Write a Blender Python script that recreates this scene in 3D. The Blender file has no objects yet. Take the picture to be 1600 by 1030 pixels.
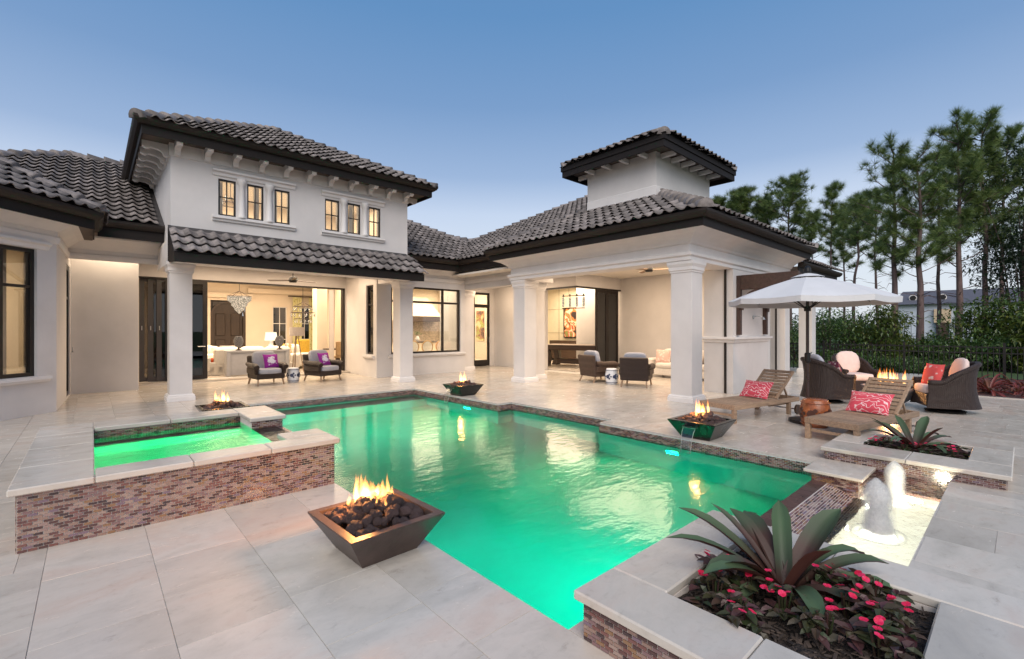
import bpy, bmesh, math, random
from mathutils import Vector, Matrix, noise
R = math.radians
rnd = random.Random(7)
scene = bpy.context.scene
col = scene.collection

# ------------------------------------------------------------------ camera, sky, sun, exposure
CAMZ = 1.52
YAW = math.degrees(math.atan2(800, 725.26))
cam = bpy.data.objects.new("camera", bpy.data.cameras.new("camera"))
cam.data.lens = 725 / 1600 * 36; cam.data.sensor_width = 36; cam.data.clip_end = 2000; cam.data.clip_start = .05
cam.location = (0, 0, CAMZ); cam.rotation_euler = (R(90), 0, R(YAW - 90))
col.objects.link(cam); scene.camera = cam

world = bpy.data.worlds.new("World"); scene.world = world; world.use_nodes = True
wn, wl = world.node_tree.nodes, world.node_tree.links
wn.clear()
sky = wn.new("ShaderNodeTexSky"); sky.sky_type = 'NISHITA'; sky.sun_disc = False
SUN_EL, SUN_AZ = 7.0, 226.0          # compass angle (from +Y, clockwise) of the glow: behind the camera, to the left
sky.sun_elevation = R(SUN_EL); sky.sun_rotation = R(SUN_AZ)
sky.altitude = 0; sky.air_density = 1.15; sky.dust_density = .9; sky.ozone_density = 2.6
# dusk gradient by elevation laid over the Nishita sky
tc = wn.new("ShaderNodeTexCoord"); sx = wn.new("ShaderNodeSeparateXYZ"); wl.new(tc.outputs['Generated'], sx.inputs[0])
rp = wn.new("ShaderNodeValToRGB"); wl.new(sx.outputs[2], rp.inputs[0])
STOPS = [(0, (.84, .89, .96)), (.13, (.78, .86, .98)), (.24, (.62, .73, .93)), (.31, (.37, .51, .765)), (.43, (.215, .37, .645)), (.56, (.135, .305, .59)), (1, (.09, .20, .45))]
while len(rp.color_ramp.elements) < len(STOPS): rp.color_ramp.elements.new(.5)
for e_, (p_, c_) in zip(rp.color_ramp.elements, STOPS): e_.position = p_; e_.color = (*c_, 1)
b1 = wn.new("ShaderNodeBackground"); b1.inputs[1].default_value = .12; wl.new(sky.outputs[0], b1.inputs[0])
b2 = wn.new("ShaderNodeBackground"); b2.inputs[1].default_value = 1.0; wl.new(rp.outputs[0], b2.inputs[0])
mx = wn.new("ShaderNodeMixShader"); mx.inputs[0].default_value = .88
wo = wn.new("ShaderNodeOutputWorld")
wl.new(b1.outputs[0], mx.inputs[1]); wl.new(b2.outputs[0], mx.inputs[2]); wl.new(mx.outputs[0], wo.inputs[0])

sd = bpy.data.lights.new("sun", 'SUN'); sd.energy = 3.35; sd.angle = R(55); sd.color = (1, .91, .81)
sun = bpy.data.objects.new("sun", sd); col.objects.link(sun)
sun.rotation_euler = (R(90 - 42), 0, R(180 - SUN_AZ))
scene.view_settings.view_transform = 'Standard'; scene.view_settings.look = 'None'
scene.view_settings.gamma = 1; scene.view_settings.use_curve_mapping = False
scene.view_settings.exposure = 0
cy = scene.cycles
cy.use_denoising = True
cy.max_bounces = 7; cy.diffuse_bounces = 3; cy.glossy_bounces = 4; cy.transmission_bounces = 6; cy.transparent_max_bounces = 14
cy.caustics_reflective = False; cy.caustics_refractive = False
cy.sample_clamp_indirect = 4

# ------------------------------------------------------------------ materials
MATS = {}
def nt(name):
    m = bpy.data.materials.new(name); m.use_nodes = True
    n, l = m.node_tree.nodes, m.node_tree.links
    n.clear()
    return m, n, l
def mathn(n, l, op, a, b=None, c=None, clamp=False):
    x = n.new("ShaderNodeMath"); x.operation = op; x.use_clamp = clamp
    for i, v in enumerate((a, b, c)):
        if v is None: continue
        if hasattr(v, 'links'): l.new(v, x.inputs[i])
        else: x.inputs[i].default_value = v
    return x.outputs[0]
def noisen(n, l, vec, scale, detail=4, rough=.55, dist=0):
    x = n.new("ShaderNodeTexNoise"); x.inputs['Scale'].default_value = scale
    x.inputs['Detail'].default_value = detail; x.inputs['Roughness'].default_value = rough; x.inputs['Distortion'].default_value = dist
    if vec is not None: l.new(vec, x.inputs['Vector'])
    return x.outputs[0]
def ramp(n, l, fac, stops, interp='LINEAR'):
    x = n.new("ShaderNodeValToRGB"); e = x.color_ramp.elements; x.color_ramp.interpolation = interp
    while len(e) < len(stops): e.new(.5)
    for i, (p, c) in enumerate(stops):
        e[i].position = p; e[i].color = (*c, 1) if len(c) == 3 else c
    l.new(fac, x.inputs[0])
    return x.outputs[0]
def mixc(n, l, fac, a, b, blend='MIX'):
    x = n.new("ShaderNodeMix"); x.data_type = 'RGBA'; x.blend_type = blend
    for k, v in ((0, fac), (6, a), (7, b)):
        if hasattr(v, 'links'): l.new(v, x.inputs[k])
        elif k == 0: x.inputs[0].default_value = v
        else: x.inputs[k].default_value = (*v, 1)
    return x.outputs[2]
def island_random(n, l):
    g = n.new("ShaderNodeNewGeometry"); o = n.new("ShaderNodeObjectInfo")
    return mathn(n, l, 'FRACT', mathn(n, l, 'ADD', g.outputs['Random Per Island'], o.outputs['Random']))
def texco(n, l, shift=True):
    t = n.new("ShaderNodeTexCoord"); 
    if not shift: return t.outputs['Object']
    o = n.new("ShaderNodeObjectInfo"); a = n.new("ShaderNodeVectorMath"); a.operation = 'MULTIPLY_ADD'
    l.new(o.outputs['Random'], a.inputs[0]); a.inputs[1].default_value = (17, 31, 23); l.new(t.outputs['Object'], a.inputs[2])
    return a.outputs[0]
def bump(n, l, h, strength, dist=.01):
    b = n.new("ShaderNodeBump"); b.inputs['Strength'].default_value = strength; b.inputs['Distance'].default_value = dist
    l.new(h, b.inputs['Height'])
    return b.outputs[0]
def bsdf(n, l, m, colr, rough, metal=0, normal=None, spec=.5, **kw):
    p = n.new("ShaderNodeBsdfPrincipled"); o = n.new("ShaderNodeOutputMaterial")
    for k, v in (('Base Color', colr), ('Roughness', rough), ('Metallic', metal), ('Specular IOR Level', spec)):
        if hasattr(v, 'links'): l.new(v, p.inputs[k])
        elif k == 'Base Color': p.inputs[k].default_value = (*v, 1)
        else: p.inputs[k].default_value = v
    for k, v in kw.items(): p.inputs[k.replace('_', ' ')].default_value = v
    if normal is not None: l.new(normal, p.inputs['Normal'])
    l.new(p.outputs[0], o.inputs[0])
    return p
def pm(name, c, rough=.6, var=.12, scale=6, bmp=0, bscale=60, metal=0, spec=.5, rand=0, stretch=None, bdist=.01, **kw):
    m, n, l = nt(name)
    v = texco(n, l)
    if stretch:
        mp = n.new("ShaderNodeMapping"); mp.inputs['Scale'].default_value = stretch; l.new(v, mp.inputs[0]); v = mp.outputs[0]
    f = noisen(n, l, v, scale, 5, .6)
    a = [x * (1 - var) for x in c]; b = [min(1, x * (1 + var)) for x in c]
    cc = mixc(n, l, ramp(n, l, f, [(.3, (0, 0, 0)), (.7, (1, 1, 1))]), a, b)
    if rand:
        r = island_random(n, l)
        k = mathn(n, l, 'MULTIPLY_ADD', r, 2 * rand, 1 - rand)
        x = n.new("ShaderNodeVectorMath"); x.operation = 'SCALE'; l.new(cc, x.inputs[0]); l.new(k, x.inputs['Scale']); cc = x.outputs[0]
    nr = bump(n, l, noisen(n, l, v, bscale, 3), bmp, bdist) if bmp else None
    rr = mathn(n, l, 'MULTIPLY_ADD', f, .2, rough - .1, clamp=True)
    bsdf(n, l, m, cc, rr, metal, nr, spec, **kw)
    MATS[name] = m
    return m

STUCCO = pm('white_stucco', (.62, .59, .57), .75, .075, 1.1, .5, 90, bdist=.006)
TRIM = pm('cast_stone_trim', (.69, .66, .64), .65, .05, 3, .1, 90, bdist=.004)
BRONZE = pm('dark_bronze_metal', (.022, .017, .015), .38, .2, 4, metal=.3)
FASCIA = pm('dark_painted_fascia', (.017, .0135, .0125), .65, .15, 5, .05, 30, spec=.2)
GUTTER = pm('bronze_gutter', (.026, .019, .016), .6, .25, 2, spec=.25)
DOORFR = pm('brown_door_metal', (.05, .041, .039), .4, .1, 3)
ROOF = pm('roof_clay_tile', (.178, .157, .15), .72, .4, 7, .35, 50, rand=.36, spec=.3)
ROOFBED = pm('roof_underlay', (.05, .045, .045), .8)
SOFFIT = pm('eave_soffit', (.10, .075, .06), .7, .2)
CREAM = pm('cream_interior_paint', (.70, .60, .48), .8, .04, 1.5)
CEIL = pm('ceiling_paint', (.76, .70, .62), .8, .03)
FLOORM = pm('interior_stone_floor', (.60, .53, .45), .25, .1, 2)
PANEL = pm('pale_wall_panel', (.66, .60, .46), .5, .04)
TAUPE = pm('taupe_fabric', (.42, .37, .34), .9, .08, 30, .2, 300)
GREYFAB = pm('grey_cushion_fabric', (.36, .37, .42), .9, .07, 20, .25, 350, bdist=.004)
WHITEFAB = pm('off_white_fabric', (.70, .66, .60), .9, .06, 14, .2, 300, bdist=.004)
BLUSH = pm('blush_cushion_fabric', (.70, .55, .50), .9, .06, 14, .2, 300, bdist=.004)
TAN = pm('tan_fabric', (.52, .34, .17), .85, .1, 12)
GOLD = pm('mustard_fabric', (.62, .42, .06), .8, .15, 12)
DARKWOOD = pm('dark_walnut', (.045, .025, .017), .35, .3, 3, stretch=(1, 1, 8))
DOORWOOD = pm('carved_door_wood', (.032, .019, .013), .45, .3, 3, stretch=(6, 6, 1))
PERGOLA = pm('stained_cedar', (.055, .028, .02), .55, .4, 3, .2, 40, stretch=(1, 8, 8))
TEAK = pm('weathered_teak', (.30, .205, .135), .6, .28, 5, .25, 60, rand=.18, stretch=(1, 9, 9))
BLACK = pm('black_iron', (.012, .011, .011), .45, .2, metal=.3)
STEEL = pm('brushed_steel', (.5, .5, .5), .3, .1, metal=1)
BARK = pm('pine_bark', (.12, .08, .075), .9, .4, 5, .8, 14, bdist=.05, stretch=(1, 1, .3))
SOIL = pm('dark_mulch', (.05, .036, .029), .95, .85, 34, 1, 60, bdist=.06)
MULCH = pm('mulch_chips', (.06, .043, .034), .9, .3, 20, rand=.6)
REDMULCH = pm('red_mulch', (.075, .028, .024), .95, .5, 22, 1, 60, bdist=.04)
LAWN = pm('lawn_grass', (.045, .085, .02), .9, .4, 3, .8, 50, bdist=.05)
LAVA = pm('lava_rock', (.115, .068, .062), .85, .5, 14, 1, 38, rand=.35, bdist=.03)
BOWL = pm('hammered_bronze_bowl', (.085, .058, .05), .42, .35, 5, .12, 50, metal=.3)
BOWLD = pm('dark_glazed_bowl', (.014, .016, .015), .25, .3, 5, metal=.2)
GRILL = pm('grey_stone_bowl', (.16, .155, .16), .6, .2, 10, .2, 70)
PORC = pm('white_porcelain', (.74, .76, .80), .15, .03)
PORCB = pm('blue_porcelain_hole', (.035, .05, .11), .3)
TERRA = pm('terracotta_glaze', (.28, .085, .03), .25, .35, 14, .2, 40)
TERRAD = pm('terracotta_dark', (.06, .02, .012), .5)
CANVAS = pm('umbrella_canvas', (.60, .60, .61), .85, .04, 3, .1, 250, bdist=.003)
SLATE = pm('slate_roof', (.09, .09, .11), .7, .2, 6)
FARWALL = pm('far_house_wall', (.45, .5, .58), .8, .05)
CANOLEAF = None

def travertine():
    m, n, l = nt('travertine')
    v = texco(n, l); g = n.new("ShaderNodeNewGeometry")
    r = island_random(n, l)
    sh = n.new("ShaderNodeVectorMath"); sh.operation = 'MULTIPLY_ADD'
    l.new(r, sh.inputs[0]); sh.inputs[1].default_value = (9.7, 5.3, 3.1); l.new(g.outputs['Position'], sh.inputs[2])
    mp = n.new("ShaderNodeMapping"); mp.inputs['Scale'].default_value = (1.0, 2.0, 1.5); mp.inputs['Rotation'].default_value = (0, 0, .25)
    l.new(sh.outputs[0], mp.inputs[0])
    f1 = noisen(n, l, mp.outputs[0], 1.1, 9, .6, .5)
    f2 = noisen(n, l, mp.outputs[0], 4.5, 8, .72, .5)
    base = ramp(n, l, f1, [(.25, (.43, .395, .345)), (.40, (.51, .465, .405)), (.52, (.58, .53, .465)), (.64, (.56, .475, .405)), (.78, (.63, .58, .515))])
    vein = ramp(n, l, f2, [(.27, (.70, .68, .66)), (.40, (.97, .97, .97)), (.55, (1, 1, 1)), (.70, (1.0, .97, .945)), (.85, (.93, .87, .83))])
    f3 = noisen(n, l, sh.outputs[0], 16, 8, .75, .2)
    c = mixc(n, l, .9, base, vein, 'MULTIPLY')
    c = mixc(n, l, .8, c, ramp(n, l, f3, [(.30, (.86, .85, .84)), (.45, (.98, .98, .98)), (.62, (1, 1, 1)), (.75, (1.04, 1.04, 1.04))]), 'MULTIPLY')
    k = mathn(n, l, 'MULTIPLY_ADD', r, .17, .89)
    x = n.new("ShaderNodeVectorMath"); x.operation = 'SCALE'; l.new(c, x.inputs[0]); l.new(k, x.inputs['Scale'])
    vo = n.new("ShaderNodeTexVoronoi"); vo.inputs['Scale'].default_value = 55; l.new(mp.outputs[0], vo.inputs['Vector'])
    pit = ramp(n, l, vo.outputs['Distance'], [(.04, (0, 0, 0)), (.11, (1, 1, 1))])
    pm2 = mixc(n, l, ramp(n, l, f2, [(.5, (1, 1, 1)), (.62, (0, 0, 0))]), (1, 1, 1), pit)
    c2 = mixc(n, l, .16, x.outputs[0], pm2, 'MULTIPLY')
    rr = mathn(n, l, 'MULTIPLY_ADD', f2, .35, .05)
    bsdf(n, l, m, c2, rr, 0, bump(n, l, f2, .10, .004), .5)
    return m
TRAV = travertine()
GROUT = pm('paver_joint', (.50, .47, .43), .9, .2, 20)
TGROUT = pm('tile_grout', (.62, .56, .51), .8, .1, 20)

def mosaic():
    m, n, l = nt('glass_mosaic')
    r = island_random(n, l)
    c = ramp(n, l, r, [(0, (.06, .022, .02)), (.12, (.17, .062, .05)), (.25, (.28, .18, .14)), (.38, (.31, .21, .185)), (.5, (.20, .115, .115)),
                       (.58, (.34, .245, .20)), (.68, (.105, .038, .034)), (.78, (.25, .135, .06)), (.86, (.18, .12, .16)), (.92, (.03, .014, .016))], 'CONSTANT')
    v = texco(n, l)
    f = noisen(n, l, v, 60, 3)
    c2 = mixc(n, l, mathn(n, l, 'MULTIPLY', f, .3), c, (.27, .19, .18))
    bsdf(n, l, m, c2, .16, 0, bump(n, l, f, .12, .003), .6)
    return m
MOSAIC = mosaic()

def glass(name, tint=(1, 1, 1), refl=1.0):
    m, n, l = nt(name)
    f = n.new("ShaderNodeFresnel"); f.inputs[0].default_value = 1.5
    t = n.new("ShaderNodeBsdfTransparent"); t.inputs[0].default_value = (*tint, 1)
    g = n.new("ShaderNodeBsdfGlossy"); g.inputs['Roughness'].default_value = .01
    x = n.new("ShaderNodeMixShader"); o = n.new("ShaderNodeOutputMaterial")
    l.new(mathn(n, l, 'MULTIPLY', f.outputs[0], refl), x.inputs[0]); l.new(t.outputs[0], x.inputs[1]); l.new(g.outputs[0], x.inputs[2]); l.new(x.outputs[0], o.inputs[0])
    return m
GLASS = glass('window_glass', (.93, .95, .94), 1.4)
SMOKE = glass('tinted_glass', (.25, .24, .23), 2.0)

def water(name, tint, scale=5, rough=.05, strength=.25, ior=1.33, dist=.03):
    m, n, l = nt(name)
    g = n.new("ShaderNodeNewGeometry")
    mp = n.new("ShaderNodeMapping"); mp.inputs['Rotation'].default_value = (0, 0, R(-42)); mp.inputs['Scale'].default_value = (.75, 1.5, 1)
    l.new(g.outputs['Position'], mp.inputs[0])
    h = mathn(n, l, 'ADD', noisen(n, l, mp.outputs[0], scale, 3, .5), mathn(n, l, 'MULTIPLY', noisen(n, l, mp.outputs[0], scale * 3.3, 3, .6), .35))
    nr = bump(n, l, h, strength, dist)
    f = n.new("ShaderNodeFresnel"); f.inputs[0].default_value = ior; l.new(nr, f.inputs['Normal'])
    t = n.new("ShaderNodeBsdfRefraction"); t.inputs[0].default_value = (*tint, 1); t.inputs['IOR'].default_value = ior; t.inputs['Roughness'].default_value = .03; l.new(nr, t.inputs['Normal'])
    gl = n.new("ShaderNodeBsdfGlossy"); gl.inputs['Roughness'].default_value = rough; l.new(nr, gl.inputs['Normal'])
    x = n.new("ShaderNodeMixShader"); o = n.new("ShaderNodeOutputMaterial")
    l.new(f.outputs[0], x.inputs[0]); l.new(t.outputs[0], x.inputs[1]); l.new(gl.outputs[0], x.inputs[2]); l.new(x.outputs[0], o.inputs[0])
    return m
WATER = water('pool_water', (.84, .97, .96), 3.2, .10, .22)
SPAW = water('spa_water', (.85, 1, .92), 6, .06, .35)
BASINW = water('basin_water', (.95, 1, .93), 7, .12, .9)

def emit(name, c, s):
    m, n, l = nt(name)
    e = n.new("ShaderNodeEmission"); e.inputs[0].default_value = (*c, 1); e.inputs[1].default_value = s
    o = n.new("ShaderNodeOutputMaterial"); l.new(e.outputs[0], o.inputs[0])
    return m
BULB = emit('warm_bulb', (1, .78, .5), 9)
SHADE = emit('lit_lamp_shade', (1, .82, .62), 1.6)
def crystal():
    m, n, l = nt('lit_crystal')
    v = n.new("ShaderNodeTexVoronoi"); v.inputs['Scale'].default_value = 26; l.new(n.new("ShaderNodeTexCoord").outputs['Object'], v.inputs['Vector'])
    e = n.new("ShaderNodeEmission"); e.inputs[0].default_value = (1, .80, .58, 1); l.new(ramp(n, l, v.outputs['Distance'], [(.1, (1.5, 1.5, 1.5)), (.55, (.35, .35, .35))]), e.inputs[1])
    l.new(e.outputs[0], n.new("ShaderNodeOutputMaterial").inputs[0])
    return m
CRYSTAL = crystal()
LEDG = emit('green_pool_lens', (.04, 1, .33), 2.6)
DOWNL = emit('downlight_lens', (1, .82, .6), 14)

def flame():
    m, n, l = nt('flame')
    t = n.new("ShaderNodeTexCoord"); s = n.new("ShaderNodeSeparateXYZ"); l.new(t.outputs['Generated'], s.inputs[0])
    lw = n.new("ShaderNodeLayerWeight"); lw.inputs[0].default_value = .5
    inv = mathn(n, l, 'SUBTRACT', 1, lw.outputs['Facing'])
    a = mathn(n, l, 'POWER', inv, 2.6)
    fade = ramp(n, l, s.outputs[2], [(0, (.35, .35, .35)), (.12, (1, 1, 1)), (.5, (.75, .75, .75)), (1, (0, 0, 0))])
    nz = noisen(n, l, t.outputs['Object'], 11, 3)
    k = mathn(n, l, 'MULTIPLY', mathn(n, l, 'MULTIPLY', a, fade), mathn(n, l, 'MULTIPLY_ADD', nz, 2.2, -.25, clamp=False))
    c = ramp(n, l, s.outputs[2], [(0, (1, .30, .04)), (.18, (1, .55, .16)), (.5, (1, .42, .09)), (1, (1, .18, .02))])
    e = n.new("ShaderNodeEmission"); l.new(c, e.inputs[0]); l.new(mathn(n, l, 'MAXIMUM', mathn(n, l, 'MULTIPLY', k, 2.6), 0), e.inputs[1])
    tr = n.new("ShaderNodeBsdfTransparent"); ad = n.new("ShaderNodeAddShader"); o = n.new("ShaderNodeOutputMaterial")
    l.new(e.outputs[0], ad.inputs[0]); l.new(tr.outputs[0], ad.inputs[1]); l.new(ad.outputs[0], o.inputs[0])
    return m
FLAME = flame()

def foam():
    m, n, l = nt('foaming_water')
    lw = n.new("ShaderNodeLayerWeight"); lw.inputs[0].default_value = .45
    t = n.new("ShaderNodeTexCoord"); s = n.new("ShaderNodeSeparateXYZ"); l.new(t.outputs['Generated'], s.inputs[0])
    nz = noisen(n, l, t.outputs['Object'], 16, 6, .7)
    a = mathn(n, l, 'MULTIPLY', mathn(n, l, 'POWER', mathn(n, l, 'SUBTRACT', 1, lw.outputs['Facing']), 2.0), mathn(n, l, 'MULTIPLY_ADD', nz, 1.6, -.15), clamp=True)
    d = n.new("ShaderNodeBsdfDiffuse"); d.inputs[0].default_value = (.85, .85, .83, 1)
    tl = n.new("ShaderNodeBsdfTranslucent"); tl.inputs[0].default_value = (.85, .85, .83, 1)
    md = n.new("ShaderNodeMixShader"); md.inputs[0].default_value = .5; l.new(d.outputs[0], md.inputs[1]); l.new(tl.outputs[0], md.inputs[2])
    tr = n.new("ShaderNodeBsdfTransparent"); x = n.new("ShaderNodeMixShader"); o = n.new("ShaderNodeOutputMaterial")
    l.new(a, x.inputs[0]); l.new(tr.outputs[0], x.inputs[1]); l.new(md.outputs[0], x.inputs[2]); l.new(x.outputs[0], o.inputs[0])
    return m
FOAM = foam()
FALLW = glass('falling_water', (.93, .97, .97), 2.2)

def leafmat(name, c1, c2, c3=None, rough=.45, trans=.25):
    m, n, l = nt(name)
    r = island_random(n, l)
    t = n.new("ShaderNodeTexCoord"); f = noisen(n, l, t.outputs['Object'], 3, 3)
    k = mathn(n, l, 'ADD', mathn(n, l, 'MULTIPLY', r, .6), mathn(n, l, 'MULTIPLY', f, .5), clamp=True)
    c = ramp(n, l, k, [(.1, c1), (.55, c2), (.95, c3 or c2)])
    p = n.new("ShaderNodeBsdfPrincipled"); l.new(c, p.inputs['Base Color']); p.inputs['Roughness'].default_value = rough
    tl = n.new("ShaderNodeBsdfTranslucent"); l.new(c, tl.inputs[0])
    x = n.new("ShaderNodeMixShader"); x.inputs[0].default_value = trans; o = n.new("ShaderNodeOutputMaterial")
    l.new(p.outputs[0], x.inputs[1]); l.new(tl.outputs[0], x.inputs[2]); l.new(x.outputs[0], o.inputs[0])
    return m
NEEDLE = leafmat('pine_needles', (.05, .09, .03), (.115, .18, .045), (.21, .235, .055), .6)
LEAF = leafmat('shrub_leaves', (.028, .06, .018), (.07, .135, .034), (.165, .22, .05), .4)
LEAFY = leafmat('yellow_green_leaves', (.04, .075, .016), (.09, .13, .025), (.17, .17, .03), .4)
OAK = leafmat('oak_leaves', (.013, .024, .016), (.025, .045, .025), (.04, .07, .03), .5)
IMPAT = leafmat('dark_bronze_leaves', (.035, .07, .022), (.06, .045, .025), (.12, .04, .055), .4)
PETAL = leafmat('hot_pink_petals', (.70, .015, .05), (.82, .02, .10), (.85, .07, .22), .5, .3)
REDBRO = leafmat('red_bromeliad_leaves', (.10, .02, .018), (.2, .045, .035), (.13, .09, .04), .4)

def bromat():
    m, n, l = nt('bromeliad_leaf')
    t = n.new("ShaderNodeTexCoord"); s = n.new("ShaderNodeSeparateXYZ"); l.new(t.outputs['Generated'], s.inputs[0])
    r = island_random(n, l)
    mp = n.new("ShaderNodeMapping"); mp.inputs['Scale'].default_value = (14, 1.5, 14); l.new(t.outputs['Object'], mp.inputs[0])
    f = noisen(n, l, mp.outputs[0], 2, 4)
    k = mathn(n, l, 'ADD', s.outputs[1], mathn(n, l, 'MULTIPLY_ADD', r, .7, -.38), clamp=True)
    c = ramp(n, l, k, [(.0, (.04, .01, .01)), (.25, (.055, .018, .017)), (.45, (.042, .056, .032)), (.85, (.06, .105, .05))])
    c2 = mixc(n, l, mathn(n, l, 'MULTIPLY', f, .3), c, (.09, .11, .07))
    g = n.new("ShaderNodeNewGeometry")
    c3 = mixc(n, l, g.outputs['Backfacing'], c2, (.075, .028, .022))
    bsdf(n, l, m, c3, .48, 0, bump(n, l, f, .15, .01), .28)
    return m
BROM = bromat()

def wicker(name, c):
    m, n, l = nt(name)
    v = n.new("ShaderNodeTexCoord").outputs['Object']
    hs = []
    for d in ('X', 'Y', 'Z'):
        w = n.new("ShaderNodeTexWave"); w.bands_direction = d; w.inputs['Scale'].default_value = 17 if d == 'Z' else 11; w.inputs['Distortion'].default_value = .6; w.inputs['Detail'].default_value = 1
        l.new(v, w.inputs['Vector']); hs.append(w.outputs['Fac'])
    h = mathn(n, l, 'MULTIPLY', mathn(n, l, 'MAXIMUM', hs[0], hs[1]), hs[2])
    c1 = [x * .35 for x in c]; c2 = [x * 1.6 for x in c]
    cc = mixc(n, l, mathn(n, l, 'MULTIPLY_ADD', noisen(n, l, v, 20, 3), .5, mathn(n, l, 'MULTIPLY', h, .5)), c1, c2)
    bsdf(n, l, m, cc, .5, 0, bump(n, l, h, .9, .012), .4)
    return m
WICKER = wicker('dark_wicker', (.042, .026, .021))
WICKERB = wicker('brown_wicker', (.085, .05, .036))

def printed(name, ground, ink, kind):
    m, n, l = nt(name)
    v = texco(n, l)
    if kind == 'swirl':
        nv = n.new("ShaderNodeTexNoise"); nv.inputs['Scale'].default_value = 3.2; l.new(v, nv.inputs['Vector'])
        w = n.new("ShaderNodeTexWave"); w.wave_type = 'RINGS'; w.inputs['Scale'].default_value = 9; w.inputs['Distortion'].default_value = 9; w.inputs['Detail'].default_value = 1; w.inputs['Detail Scale'].default_value = 1.6
        l.new(v, w.inputs['Vector'])
        f = ramp(n, l, w.outputs['Fac'], [(.86, (0, 0, 0)), (.94, (1, 1, 1))])
    elif kind == 'bloom':
        s = n.new("ShaderNodeVectorMath"); s.operation = 'LENGTH'; t = n.new("ShaderNodeTexCoord"); l.new(t.outputs['Object'], s.inputs[0])
        w = noisen(n, l, t.outputs['Object'], 16, 3)
        f = ramp(n, l, mathn(n, l, 'ADD', mathn(n, l, 'MULTIPLY', s.outputs['Value'], 3.2), mathn(n, l, 'MULTIPLY', w, .75)), [(.70, (1, 1, 1)), (.80, (0, 0, 0))])
    else:
        vo = n.new("ShaderNodeTexVoronoi"); vo.inputs['Scale'].default_value = 11; l.new(v, vo.inputs['Vector'])
        w = noisen(n, l, v, 22, 3)
        f = ramp(n, l, mathn(n, l, 'ADD', vo.outputs['Distance'], mathn(n, l, 'MULTIPLY', w, .5)), [(.54, (1, 1, 1)), (.64, (0, 0, 0))])
    bsdf(n, l, m, mixc(n, l, f, ground, ink), .85, 0, bump(n, l, noisen(n, l, v, 260, 2), .2, .003), .3)
    return m
PINKSWIRL = printed('pink_swirl_fabric', (.62, .075, .11), (.78, .55, .55), 'swirl')
CORALFLOR = printed('coral_floral_fabric', (.72, .10, .095), (.78, .55, .50), 'floral')
PURPLEBLOOM = printed('purple_bloom_fabric', (.25, .02, .26), (.66, .66, .78), 'bloom')
PLUMFLOR = printed('plum_floral_fabric', (.16, .04, .07), (.55, .45, .45), 'floral')
CURTG = printed('green_gold_curtain', (.62, .57, .30), (.40, .36, .10), 'floral')
PEACHFLOR = printed('peach_floral_fabric', (.70, .45, .38), (.75, .62, .55), 'floral')

def artmat(name, stops, sc):
    m, n, l = nt(name)
    v = texco(n, l)
    bsdf(n, l, m, ramp(n, l, noisen(n, l, v, sc, 1, .4, 1.2), stops, 'CONSTANT'), .6)
    return m
ART = artmat('abstract_painting', [(0, (.03, .02, .02)), (.34, (.10, .05, .03)), (.42, (.55, .18, .05)), (.5, (.70, .58, .42)), (.58, (.55, .08, .04)), (.66, (.25, .25, .08))], 2.2)
ART2 = artmat('green_painting', [(0, (.12, .05, .03)), (.42, (.35, .15, .07)), (.52, (.35, .36, .08)), (.62, (.6, .5, .3))], 2.6)

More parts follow.
